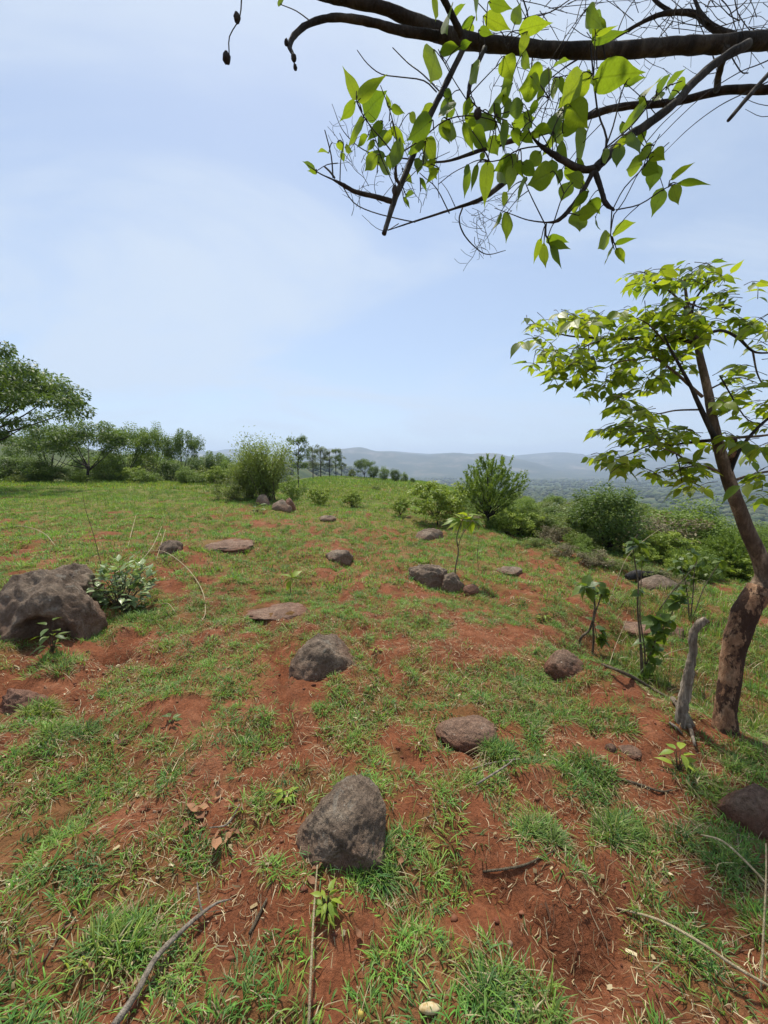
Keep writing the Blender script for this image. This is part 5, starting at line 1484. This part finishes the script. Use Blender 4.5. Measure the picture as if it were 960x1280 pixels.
def weed(name, label, px, py, n, lpx, w, meshes, tall=1.0, group=None):
    q = at(px, py); D = depth(q)
    e = empty(name, q, label, 'weed', group)
    S = Tubes()
    for i in range(n):
        a = i * 2.4 + rl.uniform(-.3, .3); l = lpx / FPX * D * rl.uniform(.75, 1.2)
        hgt = tall * l * rl.uniform(.2, 1.3)
        c = Vector((math.cos(a) * l * .35, math.sin(a) * l * .35, hgt))
        S.add([(0, 0, -.02), c * .6, c], [.003, .0015], 4, 0, 2, 0, cap=False)
        dr = Vector((math.cos(a), math.sin(a), rl.uniform(-.1, .5))).normalized()
        place_leaf(meshes[i % len(meshes)], leaf_matrix(c, c + dr * l, rl.uniform(-.3, .3), Vector((0, 0, 1)), l, w), e, (0, 0, 0))
    link('stems', S.mesh('stems'), M['stem'], e)
weed('leafy_weed', 'bright green lobed weed at the foot of the large dark boulder', 408, 1140, 22, 15, 1.0, LEAF_LIME, 1.2)
weed('leafy_weed', 'bright green weed growing left of the large dark boulder', 358, 1000, 14, 12, 1.0, LEAF_LIME, .8)
weed('leafy_weed', 'light green broad-leaved weed at the foot of the red bank', 848, 962, 9, 20, 1.0, LEAF_LIME, 1.2)
weed('leafy_weed', 'dark leafy weed growing against the undercut boulder', 66, 815, 16, 17, .8, LEAF_SAP, 1.9)
weed('leafy_weed', 'small leafy weed in the open turf left of the lichened boulder', 215, 905, 7, 10, .8, LEAF_SAP, .8)
weed('leafy_weed', 'small weed on the soil right of the lichened boulder', 470, 815, 8, 8, .8, LEAF_LIME, .8)
weed('leafy_weed', 'weed below the grey boulder under the feathery bush', 322, 640, 9, 8, .9, LEAF_SAP, 1.0)
weed('leafy_weed', 'pale weed beside the grass stalks above the red bank edge', 680, 775, 8, 8, .8, LEAF_LIME, .8)

# ------------------------------------------------------------------ dead wood, sticks, straws
def ground_pts(px, lift=0.0):
    out = []
    for i, (x, y) in enumerate(px):
        g = at(x, y)
        out.append(Vector((g.x, g.y, float(H(g.x, g.y)) + (lift[i] if isinstance(lift, (list, tuple)) else lift))))
    return out
def stick(name, label, px, rpx, mat, lift=.012, cat='stick', sides=8, rough=.12, group=None):
    pts = ground_pts(px, lift)
    d = depth(pts[0])
    org = pts[0].copy()
    t = Tubes().add(pts, [.8 * v / FPX * d for v in rpx], sides, rough, 4, len(label))
    return tag(link(name, t.mesh(name, org), M[mat], None, org), label, cat, group)
stick('fallen_stick', 'grey fallen branch lying over grass at the left foreground', [(140, 1295), (170, 1255), (195, 1215), (225, 1180), (252, 1152), (272, 1138), (290, 1133)], [6, 5.5, 5, 4.5, 3.6, 2.4, 1.2], 'stick', [.02, .03, .045, .04, .03, .03, .03])
stick('twig', 'forked grey twig beside the fallen branch tip', [(254, 1153), (250, 1142), (248, 1130)], [1.8, 1.4, .8], 'stick', [.03, .06, .09])
stick('dry_stalk', 'straight thin straw-coloured stalk pointing at the large dark boulder', [(386, 1300), (389, 1240), (393, 1160), (397, 1096)], [2.4, 2.2, 1.9, 1.5], 'straw', [.03, .06, .07, .05], 'stalk', 6, .04)
stick('twig', 'curved grey twig lying on soil below the brown half buried stone', [(604, 1091), (630, 1088), (655, 1083), (675, 1074), (694, 1064)], [1.7, 1.7, 1.6, 1.3, .8], 'stem', .006)
stick('twig', 'thin brown twig lying on the soil right of the half buried stone', [(596, 986), (618, 972), (636, 960), (645, 950)], [1.6, 1.5, 1.2, .7], 'stick', .025)
stick('twig', 'thin twig with a side shoot near the half buried stone', [(590, 968), (615, 960), (650, 955)], [1.2, 1.2, .8], 'stick', .03)
stick('dry_stalk', 'long green straw stalk slanting over the soil at right', [(770, 1138), (820, 1165), (870, 1200), (915, 1228), (965, 1250)], [1.2, 1.8, 2.0, 2.0, 1.6], 'straw', [.01, .05, .07, .06, .04], 'stalk', 6, .03)
stick('dry_stalk', 'pale grass stalk arching over the tuft by the sunken boulder', [(875, 1060), (900, 1080), (930, 1108), (960, 1128)], [1.2, 1.5, 1.6, 1.4], 'straw', [.06, .10, .10, .06], 'stalk', 6, .03)
stick('dry_stalk', 'thin upright brown stalk near the sunken boulder', [(951, 1240), (950, 1200), (950, 1160), (948, 1130)], [1.6, 1.5, 1.3, .9], 'straw', [0, .10, .18, .24], 'stalk', 6, .03)
stick('dead_branch', 'thin bleached branch lying down the red bank', [(840, 878), (852, 895), (862, 915), (868, 938)], [3.4, 3.2, 2.8, 1.6], 'dead_wood', .03)
stick('twig', 'short pale twig on the red bank beside the bleached branch', [(836, 905), (846, 912), (853, 920)], [2, 2.2, 1.2], 'dead_wood', .012)
stick('dead_branch', 'brown dead branch along the lip of the eroded bank', [(752, 838), (785, 852), (815, 868), (845, 886)], [2, 2.6, 2.6, 1.6], 'stem', .05)
stick('twig', 'brown root-like twig on the soil below the bank', [(770, 975), (795, 982), (825, 992), (840, 990)], [1.6, 2, 1.6, 1], 'stem', .012)
stick('twig', 'brown strip of bark on soil left of the leafy weed', [(312, 1170), (322, 1150), (334, 1125)], [2.5, 3, 1.4], 'stem', .008)
stick('twig', 'thin dark twig on soil beside the large dark boulder', [(55, 1205), (70, 1180), (92, 1140)], [1.6, 1.6, 1], 'stem', .01)
stick('twig', 'pale twig in the grass near the dead leaves', [(300, 1010), (285, 1035), (262, 1040)], [1, 1.3, .8], 'stick', .02)
for i, (px, lab) in enumerate([([(180, 690), (205, 697), (232, 715), (252, 740), (257, 768), (252, 786)], 'dry straw stem arching over turf uphill of the pale-leaved shrub'),
                               ([(0, 660), (30, 664), (55, 672), (70, 686)], 'dry stem arching behind the big boulder'), ([(158, 690), (165, 672), (171, 655)], 'dry straw stem leaning behind the pale-leaved shrub'),
                               ([(176, 702), (192, 690), (203, 672)], 'dry straw stem leaning left of the small pointed rock'), ([(195, 700), (202, 688), (208, 676)], 'short dry straw beside the small pointed rock'),
                               ([(100, 800), (95, 785), (85, 768), (84, 762)], 'pale dry stem over the front of the undercut boulder'), ([(195, 758), (210, 765), (220, 775)], 'dry straw lying by the shrub'),
                               ([(760, 835), (770, 815), (782, 795)], 'dry stem rising from the bank between the two saplings'), ([(800, 850), (830, 830), (860, 818)], 'pale dry stem behind the bleached stump')]):
    n_ = len(px); up_ = [0.0] + [0.10 + .05 * math.sin(k * 1.3) for k in range(1, n_)]
    stick('dry_straw', lab, px, [.5, .6, .35], 'straw', [v * .6 for v in up_] if i not in (2, 3, 4, 7) else [0.3 * k / n_ for k in range(n_)], 'straw', 5, .02)
# tall thin dark stem behind the shrub
q = at(128, 712); D = depth(q)
tag(link('bare_sapling', Tubes().add([Vector((0, 0, -.02)), P(118, 672, D) - q, P(108, 640, D) - q, P(102, 611, D) - q], [.004, .0035, .003, .0015], 6, 0, 4).mesh('bare_sapling'), M['stem'], None, q), 'tall thin dark leafless stem rising behind the pale-leaved shrub', 'sapling')
q = at(772, 745); D = depth(q) - .3
tag(link('bare_sapling', Tubes().add([P(752, 780, D) - q, P(768, 735, D) - q, P(785, 695, D) - q, P(815, 668, D) - q, P(843, 652, D) - q], [.004, .004, .0035, .003, .0015], 6, 0, 4).mesh('bare_sapling'), M['straw'], None, q), 'long pale leafless stem slanting up past the dark sapling', 'sapling')

# bleached dead stump by the leaning tree
q = at(852, 902); D = depth(q)
pts = [Vector((q.x, q.y, q.z - .05)), P(853, 885, D), P(858, 860, D), P(862, 840, D - .02), P(866, 815, D - .02), P(866, 796, D - .03), P(872, 782, D - .04), P(884, 774, D - .06)]
e = empty('dead_stump', q, 'bleached cracked dead stump leaning beside the leaning tree', 'stump')
tube_obj('stem', pts, [v / FPX * D for v in (7, 6.2, 5.6, 5, 4.6, 4.6, 4.8, 3.4)], M['dead_wood'], e, q, 18, .38, 9, 9)
tube_obj('root', [P(852, 890, D), P(860, 900, D - .02), at(866, 906) + Vector((0, 0, -.01))], [v / FPX * D for v in (6, 4.5, 3)], M['dead_wood'], e, q, 8, .2, 4, 11)
# charred log by the slope edge
q = at(800, 727); D = depth(q)
e = empty('charred_log', q, 'charred black log lying by the edge of the slope', 'log')
tube_obj('log', [P(783, 722, D), P(795, 718, D), P(812, 720, D), P(828, 716, D)], [v / FPX * D for v in (4, 6, 6, 4)], M['char'], e, q, 12, .3, 5, 3)
tube_obj('broken_limb', [P(806, 718, D), P(815, 728, D - .1), P(828, 735, D - .2)], [v / FPX * D for v in (2.5, 2, 1.2)], M['dead_wood'], e, q, 8, .2, 4, 4)

# fallen dead leaves
for (x, y, l, lab) in [(247, 1018, 20, 0), (255, 1026, 22, 0), (262, 1012, 18, 0), (272, 1050, 24, 0), (282, 1058, 18, 0), (268, 1002, 15, 0), (290, 1000, 14, 0), (240, 1030, 16, 0), (277, 1040, 14, 0), (388, 1094, 24, 1), (384, 1099, 16, 1), (520, 1062, 14, 2), (505, 1075, 12, 2), (300, 1045, 15, 0), (180, 1012, 12, 3), (118, 1215, 12, 4), (452, 1178, 14, 5), (640, 985, 12, 6)]:
    g = at(x, y); D = depth(g); L = l / FPX * D
    a = rl.uniform(0, 6.28)
    lab_ = ['curled brown dead leaf in the cluster on bare soil left of the large dark boulder', 'brown dead leaf at the tip of the straight straw stalk', 'dead leaf on soil right of the large dark boulder', 'dead leaf in turf left of the curled cluster',
            'lone dead leaf near the grey fallen branch', 'dead leaf right of the straight straw stalk', 'dead leaf by the brown twig near the half buried stone'][lab]
    b = Vector((g.x, g.y, g.z + .014)); dr = Vector((math.cos(a), math.sin(a), rl.uniform(-.05, .25)))
    o = bpy.data.objects.new('dead_leaf', LEAF_DEAD[rl.randrange(3)]); COL.objects.link(o)
    o.matrix_world = leaf_matrix(b, b + dr, rl.uniform(-.5, .5), Vector((0, 0, 1)), L)
    tag(o, lab_, 'leaf', 'dead leaves on the soil' if lab in (0, 1, 2) else None)
# a maize husk and a yellow seed dropped near the camera
q = at(537, 1266); D = depth(q)
hv = ico(4)[0] * np.array([14, 5.5, 4.5]) / FPX * D
hv *= (1 + .25 * (fbm3(hv * 90, 3, 4) - .5))[:, None]
m, N, L, out = new_mat('pale_husk')
L.new(principled(N, L, ramp(N, L, noise(N, L, 60, 4, .6, N.new('ShaderNodeTexCoord').outputs['Object']), [(.35, (.36, .24, .09)), (.55, (.50, .42, .26))]), .7), out.inputs[0])
o = tag(link('husk', mesh_np('husk', hv, ico(4)[1]), m, None, q + Vector((0, 0, .015))), 'pale cream husk lying on the soil between grass tufts', 'husk')
q = at(451, 1271); D = depth(q)
m, N, L, out = new_mat('yellow_seed')
L.new(principled(N, L, ramp(N, L, noise(N, L, 50, 3), [(.3, (.5, .36, .08)), (.7, (.68, .52, .12))]), .5), out.inputs[0])
sv = ico(3)[0] * np.array([3.6, 4, 6]) / FPX * D
sv *= (1 + .2 * (vnoise3(sv * 120, 4) - .5))[:, None]
tag(link('seed', mesh_np('seed', sv, ico(3)[1]), m, None, q + Vector((0, 0, .008))), 'small yellow seed lying on the soil near the straw stalk', 'seed')

# ------------------------------------------------------------------ prominent grass tufts, each by itself
TUFTS = [(785, 1048, 40, 'dark blue green grass tuft with dry roots on the bare bank soil'), (893, 1060, 50, 'big dense green grass tuft beside the sunken boulder'), (762, 906, 34, 'spiky grass tuft on the red bank below the brown block'),
         (668, 862, 46, 'wide grass tuft in front of the brown block of stone'), (665, 895, 48, 'low wide grass tuft between the brown block and half buried stone'), (622, 938, 22, 'upright grass tuft touching the half buried stone'), (640, 1245, 58, 'large dark grass tuft right of the pale husk'),
         (735, 968, 40, 'straggly grass tuft on the soil left of the small orange stone'), (880, 985, 42, 'grass tuft growing over the foot of the bank below the tree'), (470, 1090, 26, 'grass tuft against the right side of the large dark boulder'), (680, 1045, 28, 'small dark grass tuft left of the bare bank tuft'),
         (150, 1175, 50, 'yellowish grass tuft with pale roots uphill of the fallen branch'), (72, 830, 36, 'tall grass tuft under the leafy weed by the undercut boulder'), (85, 915, 32, 'grass tuft on bare soil below the pinkish flat stone'), (50, 890, 20, 'bright grass tuft touching the pinkish flat stone'),
         (920, 950, 50, 'grass tuft round the foot of the leaning tree'), (175, 770, 30, 'grass tuft in front of the pale-leaved shrub')]
SB = []
for i, (x, y, wpx, lab) in enumerate(TUFTS):
    q = at(x, y); D = depth(q); r = wpx / FPX * D
    rng = np.random.default_rng(500 + i)
    sp = Soup()
    n = 26
    aa = rng.uniform(0, 6.28, n); rr = r * .6 * np.sqrt(rng.random(n))
    tone = (.78, .85, .95) if 'dark' in lab else ((1.15, 1.1, .9) if 'yellow' in lab or 'bright' in lab else (.9, .98, .95))
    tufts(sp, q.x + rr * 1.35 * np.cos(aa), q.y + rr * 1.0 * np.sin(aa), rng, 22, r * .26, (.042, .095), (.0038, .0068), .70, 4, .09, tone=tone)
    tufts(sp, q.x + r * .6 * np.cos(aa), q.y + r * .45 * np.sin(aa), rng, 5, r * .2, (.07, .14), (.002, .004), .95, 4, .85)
    tag(link('grass_tuft', sp.mesh('grass_tuft', q), M['grass'], None, q), lab, 'grass tuft', 'prominent grass tufts')

# ------------------------------------------------------------------ turf
sp = Soup()
rng = np.random.default_rng(1)
def sparse(x0, x1, y0, y1, dens):
    n = int((x1 - x0) * (y1 - y0) * dens); x, y = rng.uniform(x0, x1, n), rng.uniform(y0, y1, n)
    k = (np.abs(x) < 1.08 * y + .7) & (cover(x, y) > 0.0) | (rng.random(n) < .35) & (np.abs(x) < 1.08 * y + .7)
    return clear(x[k], y[k])
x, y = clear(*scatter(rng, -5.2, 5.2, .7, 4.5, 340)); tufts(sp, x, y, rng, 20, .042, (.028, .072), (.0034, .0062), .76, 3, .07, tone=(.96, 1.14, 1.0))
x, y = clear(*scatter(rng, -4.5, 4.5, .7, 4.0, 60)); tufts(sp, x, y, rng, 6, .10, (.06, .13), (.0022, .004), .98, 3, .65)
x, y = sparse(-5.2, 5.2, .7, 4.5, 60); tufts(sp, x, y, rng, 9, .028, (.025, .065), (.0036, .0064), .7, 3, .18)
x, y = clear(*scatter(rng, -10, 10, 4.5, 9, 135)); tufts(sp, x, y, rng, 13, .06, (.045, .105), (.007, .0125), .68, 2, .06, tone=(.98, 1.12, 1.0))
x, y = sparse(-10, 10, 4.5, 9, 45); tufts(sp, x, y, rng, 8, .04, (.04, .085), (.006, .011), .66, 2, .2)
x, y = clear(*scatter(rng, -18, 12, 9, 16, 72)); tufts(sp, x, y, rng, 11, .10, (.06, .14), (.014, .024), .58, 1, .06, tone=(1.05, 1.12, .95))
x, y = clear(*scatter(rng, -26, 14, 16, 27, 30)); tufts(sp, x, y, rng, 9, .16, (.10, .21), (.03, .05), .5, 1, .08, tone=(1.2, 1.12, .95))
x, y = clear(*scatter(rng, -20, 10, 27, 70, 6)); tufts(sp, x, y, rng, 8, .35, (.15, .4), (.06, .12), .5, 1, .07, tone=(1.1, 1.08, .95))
q = at(905, 840)
x, y = rng.uniform(1.9, 4.6, 900), rng.uniform(2.6, 5.2, 900)
k = ((x - BANK_A[0]) * _bn[0] + (y - BANK_A[1]) * _bn[1] > .45) & (x > .62 * y)
x, y = clear(x[k], y[k]); tufts(sp, x, y, rng, 8, .05, (.09, .24), (.004, .008), .42, 3, .25, tone=(1.05, 1.05, .95))
tag(link('turf', sp.mesh('turf'), M['grass']), 'patchy green turf growing over the red soil', 'grass', kind='stuff')

# dry straw and leaf bits on the soil
sp = Soup()
def litter(n, x0, x1, y0, y1, Lr, Wr, near=1.0):
    x, y = rng.uniform(x0, x1, n), rng.uniform(y0, y1, n)
    k = np.abs(x) < 1.08 * y + .6
    x, y = x[k], y[k]
    k = fbm2(x * 3.0, y * 3.0, 2, 66) + rng.normal(0, .08, len(x)) > .47
    x, y = clear(x[k], y[k]); n = len(x)
    az = rng.uniform(0, 6.28, n); L = rng.uniform(*Lr, n) * rng.uniform(.4, 1, n); W = rng.uniform(*Wr, n)
    col = STRAW[rng.integers(0, 3, n)] * rng.uniform(.45, 1.2, (n, 1))
    br = rng.random(n) < .3; col[br] = np.array([.16, .085, .05]) * rng.uniform(.6, 1.3, (br.sum(), 1))
    d = np.stack([np.cos(az), np.sin(az)], -1); sd = np.stack([-np.sin(az), np.cos(az)], -1)
    bend = rng.normal(0, .16, n) * L
    P3 = []
    for t in (0, .5, 1):
        c = np.stack([x, y], -1) + d * (L * t)[:, None] + sd * (bend * 4 * t * (1 - t))[:, None]
        P3.append(np.concatenate([c, (H(c[:, 0], c[:, 1]) + .004 + rng.uniform(0, .012, n))[:, None]], 1))
    V = []
    for c in P3:
        w = np.concatenate([sd * (W * .5)[:, None], rng.normal(0, .0006, (n, 1))], 1)
        V += [c - w, c + w]
    V = np.stack(V, 1).reshape(-1, 3); b = np.arange(n)[:, None] * 6
    F4 = np.vstack([np.hstack([b, b + 1, b + 3, b + 2]), np.hstack([b + 2, b + 3, b + 5, b + 4])])
    sp.add(V, F4, np.zeros((0, 3), int), np.repeat(col, 6, 0))
litter(60000, -4.5, 4.5, .8, 4.2, (.015, .065), (.001, .0026))
litter(1100, -3.5, 3.5, .8, 3.5, (.10, .26), (.001, .0024))
litter(1600, -4, 4, .8, 4.0, (.012, .035), (.006, .014))
litter(6000, -8, 8, 4.2, 8, (.04, .14), (.003, .007))
tag(link('dry_litter', sp.mesh('dry_litter'), M['litter']), 'dry straw and leaf bits strewn on the red soil', 'litter', kind='stuff')

# crumbs of soil and gravel
n = 11000
x, y = rng.uniform(-4.2, 4.2, n), .8 + 4.4 * rng.random(n) ** 1.3
k = (np.abs(x) < 1.08 * y + .5) & (cover(x, y) < .6) & (fbm2(x * 2, y * 2, 2, 88) + rng.normal(0, .1, n) > .48)
x, y = x[k], y[k]; n = len(x)
v, f = ico(1)
r = .002 + .0095 * rng.random(n) ** 4
nz = 1 + 1.1 * (vnoise3((v[None] * 1.6 + rng.uniform(0, 99, (n, 1, 3))).reshape(-1, 3), 2) - .5).reshape(n, -1)
VV = v[None] * nz[:, :, None] * (r[:, None] * np.array([1.3, 1, .7]) * rng.uniform(.6, 1.3, (n, 3)))[:, None, :] + np.stack([x, y, H(x, y) + r * .3], -1)[:, None, :]
cm = mesh_np('soil_crumbs', VV.reshape(-1, 3), (f[None] + (np.arange(n) * len(v))[:, None, None]).reshape(-1, 3), smooth=False)
cc = np.array([(.17, .055, .028), (.12, .042, .024), (.22, .09, .05), (.25, .16, .11)])[rng.choice(4, n, p=[.45, .3, .2, .05])] * rng.uniform(.8, 1.2, (n, 1))
set_col(cm, np.repeat(cc, len(v), 0))
tag(link('soil_crumbs', cm, M['litter']), 'crumbs of red soil and gravel on the bare patches', 'gravel', kind='stuff')

# ------------------------------------------------------------------ haze
bx = [(-9500, 9500), (-700, 9900), (-110, 420)]
hv = [(bx[0][i], bx[1][j], bx[2][k]) for k in (0, 1) for j in (0, 1) for i in (0, 1)]
hm = bpy.data.meshes.new('haze'); hm.from_pydata(hv, [], [(0, 2, 3, 1), (4, 5, 7, 6), (0, 1, 5, 4), (2, 6, 7, 3), (0, 4, 6, 2), (1, 3, 7, 5)]); hm.update()
m = bpy.data.materials.new('haze'); m.use_nodes = True
m.node_tree.nodes.clear()
ho = m.node_tree.nodes.new('ShaderNodeOutputMaterial'); pv = m.node_tree.nodes.new('ShaderNodeVolumePrincipled')
pv.inputs['Color'].default_value = (.62, .74, .97, 1)
pv.inputs['Density'].default_value = 0.00025
pv.inputs['Anisotropy'].default_value = 0.25
m.node_tree.links.new(pv.outputs[0], ho.inputs['Volume'])
tag(link('haze', hm, m), 'thin bluish haze over the valley', 'haze', kind='stuff')
